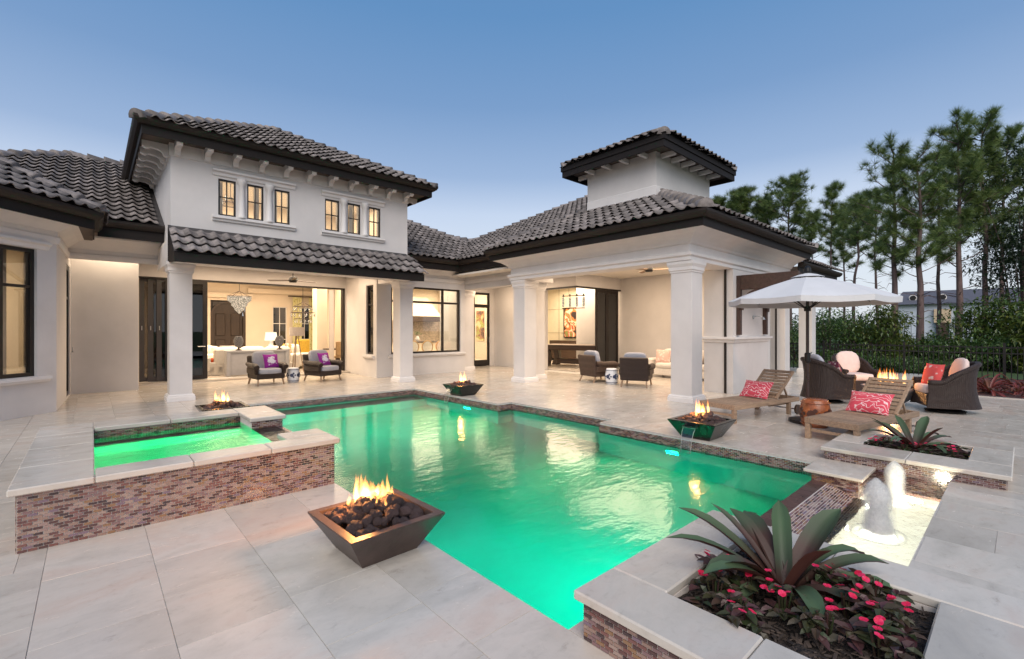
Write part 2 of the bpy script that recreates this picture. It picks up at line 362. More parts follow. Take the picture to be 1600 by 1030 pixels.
# ------------------------------------------------------------------ mesh helpers
class MB:
    def __init__(s): s.v = []; s.f = []
    def add(s, vs, fs, M=None):
        k = len(s.v)
        s.v += [(M @ Vector(p))[:] if M else tuple(p) for p in vs]
        s.f += [tuple(i + k for i in q) for q in fs]
        return s
    def box(s, x0, x1, y0, y1, z0, z1, M=None):
        return s.add([(x0, y0, z0), (x1, y0, z0), (x1, y1, z0), (x0, y1, z0), (x0, y0, z1), (x1, y0, z1), (x1, y1, z1), (x0, y1, z1)],
                     [(0, 3, 2, 1), (4, 5, 6, 7), (0, 1, 5, 4), (1, 2, 6, 5), (2, 3, 7, 6), (3, 0, 4, 7)], M)
    def bbox(s, x0, x1, y0, y1, z0, z1, b=.01, M=None):       # box with chamfered edges
        vs = []; fs = []; idx = {}
        for sx in (0, 1):
            for sy in (0, 1):
                for sz in (0, 1):
                    c = ((x0, x1)[sx], (y0, y1)[sy], (z0, z1)[sz]); d = (1 - 2 * sx, 1 - 2 * sy, 1 - 2 * sz)
                    for a in range(3):
                        p = [c[i] + (0 if i == a else d[i] * b) for i in range(3)]
                        idx[sx, sy, sz, a] = len(vs); vs.append(p)
        cen = Vector(((x0 + x1) / 2, (y0 + y1) / 2, (z0 + z1) / 2))
        def put(q):
            P = [Vector(vs[i]) for i in q]; m = sum(P, Vector()) / len(P)
            nn = (P[1] - P[0]).cross(P[2] - P[0])
            fs.append(tuple(q) if nn.dot(m - cen) > 0 else tuple(reversed(q)))
        for a in range(3):
            o = [i for i in range(3) if i != a]
            for e in (0, 1):
                q = []
                for (u, w) in ((0, 0), (1, 0), (1, 1), (0, 1)):
                    k = [0, 0, 0]; k[a] = e; k[o[0]] = u; k[o[1]] = w; q.append(idx[(*k, a)])
                put(q)
            for u in (0, 1):
                for w in (0, 1):
                    k0 = [0, 0, 0]; k0[o[0]] = u; k0[o[1]] = w; k1 = list(k0); k1[a] = 1
                    put([idx[(*k0, o[0])], idx[(*k1, o[0])], idx[(*k1, o[1])], idx[(*k0, o[1])]])
        for sx in (0, 1):
            for sy in (0, 1):
                for sz in (0, 1): put([idx[sx, sy, sz, a] for a in range(3)])
        return s.add(vs, fs, M)
    def prism(s, poly, z0, z1):
        n = len(poly)
        if sum(poly[i][0] * poly[(i + 1) % n][1] - poly[(i + 1) % n][0] * poly[i][1] for i in range(n)) < 0: poly = poly[::-1]
        return s.add([(x, y, z0) for x, y in poly] + [(x, y, z1) for x, y in poly],
                     [tuple(range(n))[::-1], tuple(range(n, 2 * n))] + [(i, (i + 1) % n, n + (i + 1) % n, n + i) for i in range(n)])
    def lathe(s, prof, n=16, M=None, sq=None):
        vs = []; fs = []
        for r, z in prof:
            for i in range(n):
                a = 2 * math.pi * i / n; vs.append((r * math.cos(a), r * math.sin(a), z))
        m = len(prof)
        for j in range(m - 1):
            for i in range(n): fs.append((j * n + i, j * n + (i + 1) % n, (j + 1) * n + (i + 1) % n, (j + 1) * n + i))
        fs += [tuple(range(n))[::-1], tuple(range((m - 1) * n, m * n))]
        return s.add(vs, fs, M)
    def tube(s, pts, r, n=8, cap=True):
        pts = [Vector(p) for p in pts]; k = len(pts); rs = r if isinstance(r, (list, tuple)) else [r] * k
        vs = []; fs = []; ref = None
        for i in range(k):
            d = (pts[min(i + 1, k - 1)] - pts[max(i - 1, 0)]).normalized()
            if ref is None: ref = d.orthogonal().normalized()
            u = (ref - d * ref.dot(d)).normalized(); w = d.cross(u); ref = u
            for j in range(n):
                a = 2 * math.pi * j / n; vs.append(pts[i] + (u * math.cos(a) + w * math.sin(a)) * rs[i])
        for i in range(k - 1):
            for j in range(n): fs.append((i * n + j, i * n + (j + 1) % n, (i + 1) * n + (j + 1) % n, (i + 1) * n + j))
        if cap: fs += [tuple(range(n))[::-1], tuple(range((k - 1) * n, k * n))]
        return s.add(vs, fs)
    def bar(s, p, q, w, h, up=(0, 0, 1)):                      # rectangular bar from p to q
        p = Vector(p); q = Vector(q); d = (q - p); L = d.length; d.normalize(); u = Vector(up)
        x = d.cross(u); 
        if x.length < 1e-4: x = d.cross(Vector((1, 0, 0)))
        x.normalize(); z = x.cross(d)
        M = Matrix((( *[x[0], d[0], z[0]], p[0]), (x[1], d[1], z[1], p[1]), (x[2], d[2], z[2], p[2]), (0, 0, 0, 1)))
        return s.box(-w / 2, w / 2, 0, L, -h / 2, h / 2, M)
    def sweep(s, path, prof, closed=False):
        # sweep a profile [(outward, z)] along a plan polyline; outward is to the RIGHT of travel
        n = len(path); m = len(prof); P = [Vector((x, y)) for x, y in path]; vs = []; fs = []
        for i in range(n):
            def nrm(a, b): d = (b - a).normalized(); return Vector((d.y, -d.x))
            a = nrm(P[i - 1], P[i]) if (i > 0 or closed) else None
            b = nrm(P[i], P[(i + 1) % n]) if (i < n - 1 or closed) else None
            if a is None: k = b
            elif b is None: k = a
            else: k = (a + b); k = k / max(.2, k.length_squared / 2)
            for o, z in prof: vs.append((P[i].x + k.x * o, P[i].y + k.y * o, z))
        for i in range(n if closed else n - 1):
            for j in range(m):
                a, b = i * m + j, i * m + (j + 1) % m; c, d = ((i + 1) % n) * m + (j + 1) % m, ((i + 1) % n) * m + j
                fs.append((a, d, c, b))
        if not closed: fs += [tuple(range(m)), tuple(range((n - 1) * m, n * m))[::-1]]
        return s.add(vs, fs)
    def blob(s, sx, sy, sz, e=.45, M=None, n=12, k=8):          # superellipsoid: rounded cushion
        vs = []; fs = []
        def pw(v): return math.copysign(abs(v) ** e, v)
        for j in range(k + 1):
            ph = -math.pi / 2 + math.pi * j / k
            for i in range(2 * n):
                th = math.pi * i / n
                vs.append((sx * pw(math.cos(ph)) * pw(math.cos(th)), sy * pw(math.cos(ph)) * pw(math.sin(th)), sz * pw(math.sin(ph))))
        for j in range(k):
            for i in range(2 * n): fs.append((j * 2 * n + i, j * 2 * n + (i + 1) % (2 * n), (j + 1) * 2 * n + (i + 1) % (2 * n), (j + 1) * 2 * n + i))
        return s.add(vs, fs, M)
    def pillow(s, w, h, t, M=None, n=10):                       # scatter cushion in the XZ plane, pinched corners
        for sg in (1, -1):
            vs = []; fs = []
            for j in range(n + 1):
                for i in range(n + 1):
                    u, v = 2 * i / n - 1, 2 * j / n - 1
                    pin = 1 - .06 * (1 - abs(u) ** 2) * 1.0 if abs(v) > .99 else 1
                    k = ((1 - u * u) * (1 - v * v))
                    x = u * w / 2 * (1 - .07 * (1 - v * v)); z = v * h / 2 * (1 - .07 * (1 - u * u))
                    vs.append((x, sg * t / 2 * max(0, k) ** .42, z))
            for j in range(n):
                for i in range(n):
                    q = (j * (n + 1) + i, j * (n + 1) + i + 1, (j + 1) * (n + 1) + i + 1, (j + 1) * (n + 1) + i)
                    fs.append(q if sg < 0 else q[::-1])
            s.add(vs, fs, M)
        return s
    def mesh(s, name, mat, smooth=False):
        me = bpy.data.meshes.new(name); me.from_pydata(s.v, [], s.f); me.update()
        if mat: me.materials.append(mat)
        if smooth: me.shade_smooth() if smooth is True else me.shade_smooth()
        return me
    def obj(s, name, mat, parent=None, M=None, smooth=False, **props):
        o = bpy.data.objects.new(name, s.mesh(name, mat, smooth)); col.objects.link(o)
        if parent:
            o.parent = parent
            if parent.name in SITES: o.matrix_parent_inverse = SITES[parent.name]
        if M is not None: o.matrix_basis = M
        for k, v in props.items(): o[k] = v
        return o
def thing(name, label, cat, loc=(0, 0, 0), rz=0, group=None):
    o = bpy.data.objects.new(name, None); col.objects.link(o); o.location = loc; o.rotation_euler = (0, 0, rz)
    o['label'] = label; o['category'] = cat; o.empty_display_size = .1
    if group: o['group'] = group
    return o
SITES = {}
def site(name, label, cat, loc, group=None):      # a thing whose parts are given in world coordinates
    o = thing(name, label, cat, loc, 0, group); SITES[o.name] = Matrix.Translation(-Vector(loc))
    return o
def tag(o, label, cat, group=None):
    o['label'] = label; o['category'] = cat
    if group: o['group'] = group
    return o
def dup(root, label=None, loc=None, rz=None, scale=None, group=None):
    r = root.copy(); col.objects.link(r)
    if label: r['label'] = label
    if group: r['group'] = group
    if loc is not None: r.location = loc
    if rz is not None: r.rotation_euler = (0, 0, rz)
    if scale is not None: r.scale = (scale,) * 3 if not isinstance(scale, (tuple, list)) else scale
    for c in root.children:
        d = c.copy(); col.objects.link(d); d.parent = r
        for g in c.children:
            e = g.copy(); col.objects.link(e); e.parent = d
    return r
def T(x=0, y=0, z=0): return Matrix.Translation((x, y, z))
def RZ(a): return Matrix.Rotation(a, 4, 'Z')
def RX(a): return Matrix.Rotation(a, 4, 'X')
def RY(a): return Matrix.Rotation(a, 4, 'Y')
def S3(x, y, z): return Matrix.Diagonal((x, y, z, 1))
FW = Vector((math.cos(R(YAW)), math.sin(R(YAW)), 0)); RT = Vector((math.sin(R(YAW)), -math.cos(R(YAW)), 0))
def seen(p):      # image size of a metre at p, 0 outside the frame
    v = Vector(p) - Vector((0, 0, CAMZ)); d = v.dot(FW)
    if d < .3: return 0
    x, y = 725 * v.dot(RT) / d, 725 * v.z / d
    return 725 / d if abs(x) < 830 and abs(y) < 550 else 0
def pieces(name, items, mat, stuff_parent, limit=300, smooth=False):
    # items: (mesh, world matrix, parent part). The nearest in the frame become objects, the rest one joined part.
    items = sorted(items, key=lambda t: -seen(t[1].translation))
    items = [t for t in items]
    for me, M, par in items[:limit]:
        o = bpy.data.objects.new(name, me); col.objects.link(o); o.parent = par
        if par.name in SITES: o.matrix_parent_inverse = SITES[par.name]
        o.matrix_basis = M
    rest = items[limit:]
    if rest:
        mb = MB(); cache = {}
        for me, M, par in rest:
            if me.name not in cache: cache[me.name] = ([v.co[:] for v in me.vertices], [tuple(p.vertices) for p in me.polygons])
            mb.add(*cache[me.name], M)
        o = mb.obj(name, mat, stuff_parent, smooth=smooth); o['kind'] = 'stuff'
def lamp(name, kind, loc, power, color=(1, .78, .52), size=.3, target=None, size_y=None, spot=None, spread=None):
    d = bpy.data.lights.new(name, kind); d.energy = power; d.color = color
    o = bpy.data.objects.new(name, d); col.objects.link(o); o.location = loc
    if kind == 'AREA':
        d.size = size
        if size_y: d.shape = 'RECTANGLE'; d.size_y = size_y
        if spread: d.spread = R(spread)
    else: d.shadow_soft_size = size
    if spot: d.spot_size = R(spot); d.spot_blend = .6
    if target is not None: o.rotation_euler = (Vector(target) - Vector(loc)).to_track_quat('-Z', 'Y').to_euler()
    return o
def inpoly(x, y, P):
    c = False; n = len(P)
    for i in range(n):
        x0, y0 = P[i][:2]; x1, y1 = P[(i + 1) % n][:2]
        if (y0 > y) != (y1 > y) and x < (x1 - x0) * (y - y0) / (y1 - y0) + x0: c = not c
    return c
def cutrects(r, holes):
    out = [r]
    for h in holes:
        nx = []
        for (a, b, c, d) in out:
            x0, x1, y0, y1 = max(a, h[0]), min(b, h[1]), max(c, h[2]), min(d, h[3])
            if x0 >= x1 or y0 >= y1: nx.append((a, b, c, d)); continue
            if a < x0: nx.append((a, x0, c, d))
            if x1 < b: nx.append((x1, b, c, d))
            if c < y0: nx.append((x0, x1, c, y0))
            if y1 < d: nx.append((x0, x1, y1, d))
        out = nx
    return [q for q in out if q[1] - q[0] > .03 and q[3] - q[2] > .03]

# ================================================================== the ground, pool and stone work
def structure(mb, name, mat, smooth=False):
    o = mb.obj(name, mat, smooth=smooth); o['kind'] = 'structure'; return o
g = MB(); 
for q in cutrects((-400, 600, -400, 600), [(-9, 20, -6, 30)]): g.add([(q[0], q[2], -.32), (q[1], q[2], -.32), (q[1], q[3], -.32), (q[0], q[3], -.32)], [(0, 1, 2, 3)])
structure(g, 'lawn', LAWN)

POOLR = [(1.79, 6.18, 1.55, 10.6), (6.18, 6.53, 4.67, 7.24), (3.26, 5.8, .5, 1.56), (5.7, 6.38, .5, 1.13)]
SPAR = (-.36, 1.79, 4.58, 7.15)
HOUSER = [(-9, -.5, 12.3, 30), (-9, 20.5, 16.25, 30), (6.72, 10.08, 13.78, 30), (10, 21, 15.05, 30), (12.25, 21, 10.25, 30), (-.5, .85, 15.05, 30), (15.05, 21, -7, 1.2)]
SOILR = [(2.08, 2.97, .27, 1.17), (6.83, 7.65, .4, 1.3)]
dk = MB()
for q in cutrects((-9, 20, -6, 16.4), POOLR + [SPAR] + [(15.05, 21, -7, 1.2)]): dk.box(q[0], q[1], q[2], q[3], -1.6 if q[1] - q[0] < 99 else 0, -.005)
DECK = structure(dk, 'deck', GROUT)
UNITP = MB().bbox(-.5, .5, -.5, .5, -.03, 0, .002).mesh('paver', TRAV)
items = []
PW = .53
NOPAVE = POOLR + [SPAR] + HOUSER + [(1.83, 3.22, 0.02, 1.44), (6.39, 7.9, .12, 1.56)]
for c in range(-17, 40):
    x0 = -.225 + PW * c
    y = -6 + rnd.random() * .4
    rr = random.Random(c + 5)
    while y < 16.3:
        L = rr.choice((.55, .55, .82, .82, .68))
        if c == 0 and y < 3.15 < y + L + .3: L = 3.15 - y
        for q in cutrects((x0, x0 + PW, y, y + L), NOPAVE):
            w, h = q[1] - q[0], q[3] - q[2]
            P = Vector(((q[0] + q[1]) / 2, (q[2] + q[3]) / 2, 0))
            me = UNITP
            M = T(P.x, P.y, rr.uniform(-.001, .001)) @ RX(rr.uniform(-.001, .001)) @ S3(w - .0022, h - .0022, 1)
            if any(seen((P.x + a, P.y + b, 0)) for a in (-.5, 0, .5) for b in (-.6, 0, .6)) or P.length < 6: items.append((me, M, DECK))
        y += L
pieces('paver', items, TRAV, DECK, 300)

# mosaic tiles
TW, TH = .0508, .0195
def tmesh(w): return MB().add([(-w / 2, -TH / 2 + .0018, 0), (w / 2, -TH / 2 + .0018, 0), (w / 2, TH / 2 - .0018, 0), (-w / 2, TH / 2 - .0018, 0),
                              (-w / 2 + .001, -TH / 2 + .0026, .004), (w / 2 - .001, -TH / 2 + .0026, .004), (w / 2 - .001, TH / 2 - .0026, .004), (-w / 2 + .001, TH / 2 - .0026, .004)],
                             [(4, 5, 6, 7), (0, 1, 5, 4), (1, 2, 6, 5), (2, 3, 7, 6), (3, 0, 4, 7)]).mesh('mosaic_tile', MOSAIC)
TFULL, THALF = tmesh(TW - .0042), tmesh(TW / 2 - .0042)
def tiles(o, U, V, wid, hgt, par):
    U = Vector(U).normalized(); V = Vector(V).normalized(); N = U.cross(V); o = Vector(o); out = []
    nr = max(1, int(hgt / TH + .5)); sv = hgt / nr / TH; nc = max(1, int(wid / TW + .5)); su = wid / nc / TW
    for r in range(nr):
        cells = [(i + .5, TFULL) for i in range(nc)] if r % 2 == 0 else [(.25, THALF)] + [(i + 1., TFULL) for i in range(nc - 1)] + [(nc - .25, THALF)]
        for u, me in cells:
            p = o + U * (u * TW * su) + V * ((r + .5) * TH * sv)
            A, B = U * su, V * sv
            out.append((me, Matrix(((A.x, B.x, N.x, p.x), (A.y, B.y, N.y, p.y), (A.z, B.z, N.z, p.z), (0, 0, 0, 1))), par))
    return out
Z = (0, 0, 1)
# pool shell
WL = -.15
SHELL = pm('pool_plaster', (.50, .66, .60), .8, .06, 2)
sh = MB(); D = -1.35
def wall(a, b, z0, z1): sh.add([(*a, z0), (*b, z0), (*b, z1), (*a, z1)], [(0, 1, 2, 3)])
loop = [(1.794, 1.554), (5.8, 1.554), (6.176, 1.554), (6.176, 4.674), (6.526, 4.674), (6.526, 7.236), (6.176, 7.236), (6.176, 10.596), (1.794, 10.596)]
for i in range(9): wall(loop[i], loop[(i + 1) % 9], D, -.13 if i == 0 else -.03)
sh.add([(1.7, 1.5, D), (6.6, 1.5, D), (6.6, 10.7, D), (1.7, 10.7, D)], [(0, 1, 2, 3)])
sh.box(1.8, 6.17, 9.95, 10.585, D, -.42)
POOL = structure(sh, 'pool_basin', SHELL)
SITES[POOL.name] = Matrix()
it = []
bz, bh = -.24, .205
for (a, b) in (((1.798, 10.592), (6.172, 10.592)), ((6.172, 10.592), (6.172, 7.232)), ((6.172, 7.232), (6.522, 7.232)), ((6.522, 7.232), (6.522, 4.678)), ((6.522, 4.678), (6.172, 4.678)), ((6.172, 4.678), (6.172, 1.56)), ((1.798, 7.16), (1.798, 10.592))):
    d = Vector((b[0] - a[0], b[1] - a[1], 0)); it += tiles((*a, bz), d, Z, d.length, bh, POOL)
pieces('waterline_tile', it, MOSAIC, POOL, 0)
w = MB()
w.add([(1.79, 1.55, WL), (6.18, 1.55, WL), (6.18, 4.67, WL), (6.53, 4.67, WL), (6.53, 7.24, WL), (6.18, 7.24, WL), (6.18, 10.6, WL), (1.79, 10.6, WL)], [tuple(range(8))])
structure(w, 'pool_water', WATER)
# underwater lights: lens rings set in the pool walls
k = 0
for i, (x, y, nx, ny, pw, lab) in enumerate(((6.165, 3.35, -1, 0, 56, 'round underwater light glowing green near the fire bowl with the water spout'), (6.165, 8.2, -1, 0, 58, 'round underwater light glowing green below the farthest fire bowl'),
        (1.805, 3.0, 1, 0, 22, 'green underwater light in the near pool wall below the closest fire bowl'), (3.3, 1.565, 0, 1, 31, 'green underwater light in the pool wall behind the near planter'), (1.805, 8.6, 1, 0, 66, 'green underwater light in the pool wall behind the spa'))):
    lt = thing('pool_light', lab, 'pool light', (x, y, -.42), math.atan2(ny, nx), 'underwater pool lights')
    MB().lathe([(.085, 0), (.085, .012), (.07, .02), (.066, .01)], 20, RY(R(90))).obj('rim', STEEL, lt)
    MB().lathe([(.065, .004), (.064, .012), (.03, .02)], 20, RY(R(90))).obj('lens', LEDG, lt)
    L = lamp('underwater_lamp', 'AREA', (x + nx * .06, y + ny * .06, -.44), pw, (.0, .92, .62) if i > 1 else (.0, 1, .42), .16, (x + nx * 3, y + ny * 3, -1.3), spread=165)
# ---- spa
SPA = site('spa', 'raised square spa of green lit water with mosaic sides and stone coping', 'spa', (.7, 5.85, 0))
b = MB()
for q in ((-.375, 0.0, 4.575, 7.155), (1.43, 1.775, 4.575, 5.13), (1.43, 1.775, 6.25, 7.155), (0, 1.43, 4.575, 4.8), (0, 1.43, 6.82, 7.155)): b.box(q[0], q[1], q[2], q[3], -1.2 if q[0] > 1.4 else -.1, .40)
b.box(1.43, 1.775, 5.13, 6.25, -1.2, .30)
b.obj('wall', TGROUT, SPA)
ct = MB(); 
ct.add([(0, 4.8, -.5), (1.43, 4.8, -.5), (1.43, 6.82, -.5), (0, 6.82, -.5), (0, 4.8, .395), (1.43, 4.8, .395), (1.43, 6.82, .395), (0, 6.82, .395)], [(0, 1, 2, 3), (0, 4, 5, 1), (3, 2, 6, 7), (0, 3, 7, 4)])
ct.obj('tub', SHELL, SPA)
it = tiles((-.375, 4.573, 0), (1, 0, 0), Z, 2.15, .397, SPA)
it += tiles((-.377, 7.155, 0), (0, -1, 0), Z, 2.58, .397, SPA)
it += tiles((1.777, 4.575, -.3), (0, 1, 0), Z, .555, .69, SPA) + tiles((1.777, 6.25, -.3), (0, 1, 0), Z, .9, .69, SPA)
it += tiles((1.43, 6.248, .3), (1, 0, 0), Z, .345, .1, SPA) + tiles((1.775, 5.132, .3), (-1, 0, 0), Z, .345, .1, SPA)
it += tiles((0.0, 6.818, .10), (1, 0, 0), Z, 1.43, .296, SPA) + tiles((0.002, 4.8, .1), (0, 1, 0), Z, 2.0, .296, SPA)
it += tiles((1.777, 5.13, -.3), (0, 1, 0), Z, 1.12, .59, SPA) + tiles((1.43, 5.13, .302), (1, 0, 0), (0, 1, 0), .345, 1.12, SPA)
pieces('mosaic_tile', it, MOSAIC, SPA, 300)
def coping(par, rects, z0, z1, name='coping_stone', c=.008):
    for q in rects: MB().bbox(q[0] + .0015, q[1] - .0015, q[2] + .0015, q[3] - .0015, z0, z1, c).obj(name, TRAV, par)
coping(SPA, [(-.42, .02, 4.53, 5.2), (-.42, .02, 5.2, 5.95), (-.42, .02, 5.95, 6.6), (-.42, .02, 6.6, 7.2), (.02, .62, 4.53, 4.82), (.62, 1.2, 4.53, 4.82), (1.2, 1.82, 4.53, 4.82), (1.41, 1.82, 4.82, 5.15),
            (.02, .7, 6.8, 7.2), (.7, 1.41, 6.8, 7.2), (1.41, 1.82, 6.23, 7.2)], .4, .45)
MB().box(.001, 1.775, 4.801, 6.819, .318, .33).obj('water', SPAW, SPA) if 0 else MB().add([(0, 4.8, .325), (1.43, 4.8, .325), (1.43, 5.13, .325), (1.70, 5.13, .322), (1.70, 6.25, .322), (1.43, 6.25, .325), (1.43, 6.82, .325), (0, 6.82, .325)], [tuple(range(8))]).obj('water', SPAW, SPA)
lamp('spa_lamp', 'AREA', (.45, 4.83, .0), 42, (.0, 1, .34), .16, (.45, 6, -.1), spread=175)
lamp('spa_lamp', 'AREA', (1.0, 4.83, .0), 42, (.0, 1, .34), .16, (1.0, 6, -.1), spread=175)


# ---- basin, weir and planters
bs = MB(); bz0 = -.55; BW = -.20
def bq(a, b, z0, z1): bs.add([(*a, z0), (*b, z0), (*b, z1), (*a, z1)], [(0, 1, 2, 3)])
bs.add([(3.2, .45, bz0), (6.4, .45, bz0), (6.4, 1.6, bz0), (3.2, 1.6, bz0)], [(0, 1, 2, 3)])
bq((6.38, .5), (3.26, .5), bz0, -.02); bq((3.26, .5), (3.26, 1.55), bz0, -.03)
PALE = pm('basin_plaster', (.80, .80, .77), .8, .05)
BASIN = structure(bs, 'fountain_basin', PALE)
SITES[BASIN.name] = Matrix()
ws = MB().box(3.262, 5.8, 1.40, 1.549, -.9, -.115)
ws.add([(3.262, 1.40, -.115), (5.8, 1.40, -.115), (5.8, 1.06, -.24), (3.262, 1.06, -.24)], [(0, 3, 2, 1)])
WEIR = ws.obj('weir', TGROUT); WEIR['kind'] = 'structure'; SITES[WEIR.name] = Matrix()
for i in range(17):
    x = 3.265 + i * .1492
    MB().bbox(x, x + .146, 1.405, 1.547, -.115, -.108, .003).obj('capping_tile', pm('brown_capping_tile', (.075, .04, .035), .3, .25, 8, rand=.2) if i == 0 else MATS['brown_capping_tile'], WEIR)
pieces('mosaic_tile', tiles((3.262, 1.06, -.239), (1, 0, 0), (0, .34, .125), 2.538, .36, WEIR), MOSAIC, WEIR, 300)
w = MB(); w.add([(3.262, .502, BW), (6.378, .502, BW), (6.378, 1.3, BW), (3.262, 1.3, BW)], [(0, 1, 2, 3)])
structure(w, 'fountain_water', BASINW)
pr = MB().box(5.8, 6.38, 1.132, 1.549, -.9, -.032)
PIER = site('stone_pier', 'low mosaic pier with a pale stone cap between pool and fountain basin', 'pier', (6.1, 1.35, 0))
pr.obj('wall', TGROUT, PIER)
pieces('mosaic_tile', tiles((5.798, 1.55, -.24), (0, -1, 0), Z, .42, .205, PIER) + tiles((5.8, 1.13, -.24), (1, 0, 0), Z, .58, .205, PIER), MOSAIC, PIER, 300)
MB().bbox(5.76, 6.40, 1.09, 1.62, -.028, .006, .006).obj('cap_stone', TRAV, PIER)
for x in (4.1, 5.0, 5.75): lamp('basin_lamp', 'AREA', (x, 1.10, -.36), 210, (1, .96, .84), .10, (x, .5, -.56), spread=175)
lamp('basin_lamp', 'AREA', (6.33, .8, -.36), 150, (1, .95, .80), .10, (5, .8, -.56), spread=175)
lamp('basin_jet_lamp', 'SPOT', (5.5, .62, -.185), 30, (1, .92, .66), .03, (6.1, .8, .1), spot=150)

def planter(label, x0, x1, y0, y1, zt, s, faces):
    P = site('planter', label, 'planter', ((x0 + x1) / 2, (y0 + y1) / 2, 0), 'raised planters beside the fountain')
    m = MB()
    for q in cutrects((x0, x1, y0, y1), [s]): m.box(*q, -.3, zt - .048)
    m.obj('wall', TGROUT, P)
    it = []
    if 'x' in faces: it += tiles((x0 - .002, y1, faces['x']), (0, -1, 0), Z, y1 - y0, zt - .048 - faces['x'], P)
    if 'Y' in faces: it += tiles((x1, y1 + .002, 0), (-1, 0, 0), Z, x1 - x0, zt - .048, P)
    if 'y' in faces: it += tiles((x0, y0 - .002, 0), (1, 0, 0), Z, x1 - x0, zt - .048, P)
    if 'X' in faces: it += tiles((x1 + .002, y0, faces['X']), (0, 1, 0), Z, y1 - y0, zt - .048 - faces['X'], P)
    pieces('mosaic_tile', it, MOSAIC, P, 300)
    o = .04; a, b, c, d = x0 - o, x1 + o, y0 - o, y1 + o
    coping(P, [(a, s[0], (c + d) / 2, d), (a, s[0], c, (c + d) / 2), (s[1], b, (c + d) / 2, d), (s[1], b, c, (c + d) / 2), (s[0], s[1], s[3], d), (s[0], s[1], c, s[2])], zt - .048, zt)
    lm = MB()
    for q in cutrects((s[0] - .004, s[1] + .004, s[2] - .004, s[3] + .004), [(s[0] + .015, s[1] - .015, s[2] + .015, s[3] - .015)]): lm.box(*q, zt - .1, zt - .012)
    lm.obj('liner', pm('planter_liner', (.10, .095, .09), .7) if 'planter_liner' not in MATS else MATS['planter_liner'], P)
    so = MB(); n = 26
    for j in range(n + 1):
        for i in range(n + 1):
            x = s[0] + (s[1] - s[0]) * i / n; y = s[2] + (s[3] - s[2]) * j / n
            so.v.append((x, y, zt - .075 + .03 * noise.noise((x * 9, y * 9, 1)) + .02 * noise.noise((x * 30, y * 30, 4))))
    for j in range(n):
        for i in range(n): a0 = j * (n + 1) + i; so.f.append((a0, a0 + 1, a0 + n + 2, a0 + n + 1))
    so.obj('soil', SOIL, P, smooth=True)
    return P
planter('square mosaic planter with stone rim in the foreground, holding the largest bromeliad', 1.795, 3.24, 0, 1.452, .24, SOILR[0], {'x': 0, 'X': -.3, 'Y': 1, 'y': 1})
planter('square mosaic planter behind the fountain jets, beside the teak lounger', 6.38, 7.94, .11, 1.57, .15, SOILR[1], {'x': -.3, 'Y': 1, 'y': 1})

# fountain jets: two columns of foaming water
def jet(x, y, h, r, lab, seed):
    rr = random.Random(seed); prof = []
    for i in range(13):
        t = i / 12
        prof.append((r * (1.22 - .22 * min(1, t * 2.5)) * (math.sqrt(max(0.02, 1 - ((t - .62) / .385) ** 2)) if t > .62 else 1), t * h))
    m = MB().lathe(prof, 18)
    for sc in (.86, .7, .5, .3): m.lathe([(a * sc, z * (1.02 if sc > .5 else .97)) for a, z in prof], 14)
    m.v = [(vx + .02 * noise.noise((vx * 9, vy * 9, vz * 5 + seed)), vy + .02 * noise.noise((vx * 9 + 5, vy * 9, vz * 5)), vz) for vx, vy, vz in m.v]
    t = thing('fountain_jet', lab, 'fountain jet', (x, y, BW), 0, 'bubbling jets in the fountain basin')
    m.obj('water_column', FOAM, t, smooth=True)
    sp = MB().blob(r * 2.0, r * 1.7, .02, .9, T(0, 0, .01)); sp.obj('splash', FOAM, t, smooth=True)
jet(4.88, .82, .47, .115, 'nearer white bubbling water jet in the lit basin', 3)
jet(5.92, .86, .41, .09, 'farther white bubbling water jet close to the mosaic planter wall', 8)

# ================================================================== the house
HOUSE = site('house', 'white stucco villa with dark tiled roofs, upper storey and open sliding doors', 'house', (4, 16, 0))
PAV = site('pavilion', 'open white pool pavilion with square columns, tiled hip roof and raised cupola', 'pavilion', (12, 7.3, 0))
def part(mb, name, mat, par=None, smooth=False, **k): return mb.obj(name, mat, par or HOUSE, smooth=smooth, **k)
def wallM(p, ang): return T(p[0], p[1], 0) @ RZ(ang)
def wall_open(mb, M, L, z0, z1, th, ops):           # ops: (x0, x1, z0, z1), front face at local y=0
    xs = sorted({0, L, *[o[0] for o in ops], *[o[1] for o in ops]})
    for a, b in zip(xs, xs[1:]):
        cuts = sorted([(o[2], o[3]) for o in ops if o[0] <= a + 1e-6 and o[1] >= b - 1e-6]); z = z0
        for c, d in cuts:
            if c > z: mb.box(a, b, 0, th, z, c, M)
            z = d
        if z < z1: mb.box(a, b, 0, th, z, z1, M)
    return mb
def window(par, M, w, h, cols=(), rows=(), fr=.06, dep=.08, mat=BRONZE, gl=GLASS, name='window', inset=.05, bar=.05):
    m = MB(); cs = [0, *cols, w]; rs = [0, *rows, h]
    m.box(0, fr, inset, inset + dep, 0, h, M); m.box(w - fr, w, inset, inset + dep, 0, h, M)
    m.box(fr, w - fr, inset, inset + dep, 0, fr, M); m.box(fr, w - fr, inset, inset + dep, h - fr, h, M)
    for c in cols: m.box(c - bar / 2, c + bar / 2, inset + .004, inset + dep - .004, fr, h - fr, M)
    for r in rows: m.box(fr, w - fr, inset + .002, inset + dep - .002, r - bar / 2, r + bar / 2, M)
    o = m.obj(name, mat, par)
    for a, b in zip(cs, cs[1:]):
        for c, d in zip(rs, rs[1:]):
            x0 = a + (fr if a == 0 else bar / 2); x1 = b - (fr if b == w else bar / 2); z0 = c + (fr if c == 0 else bar / 2); z1 = d - (fr if d == h else bar / 2)
            MB().box(x0 - .004, x1 + .004, inset + dep * .45, inset + dep * .45 + .006, z0 - .004, z1 + .004, M).obj('pane', gl, o)
    return o
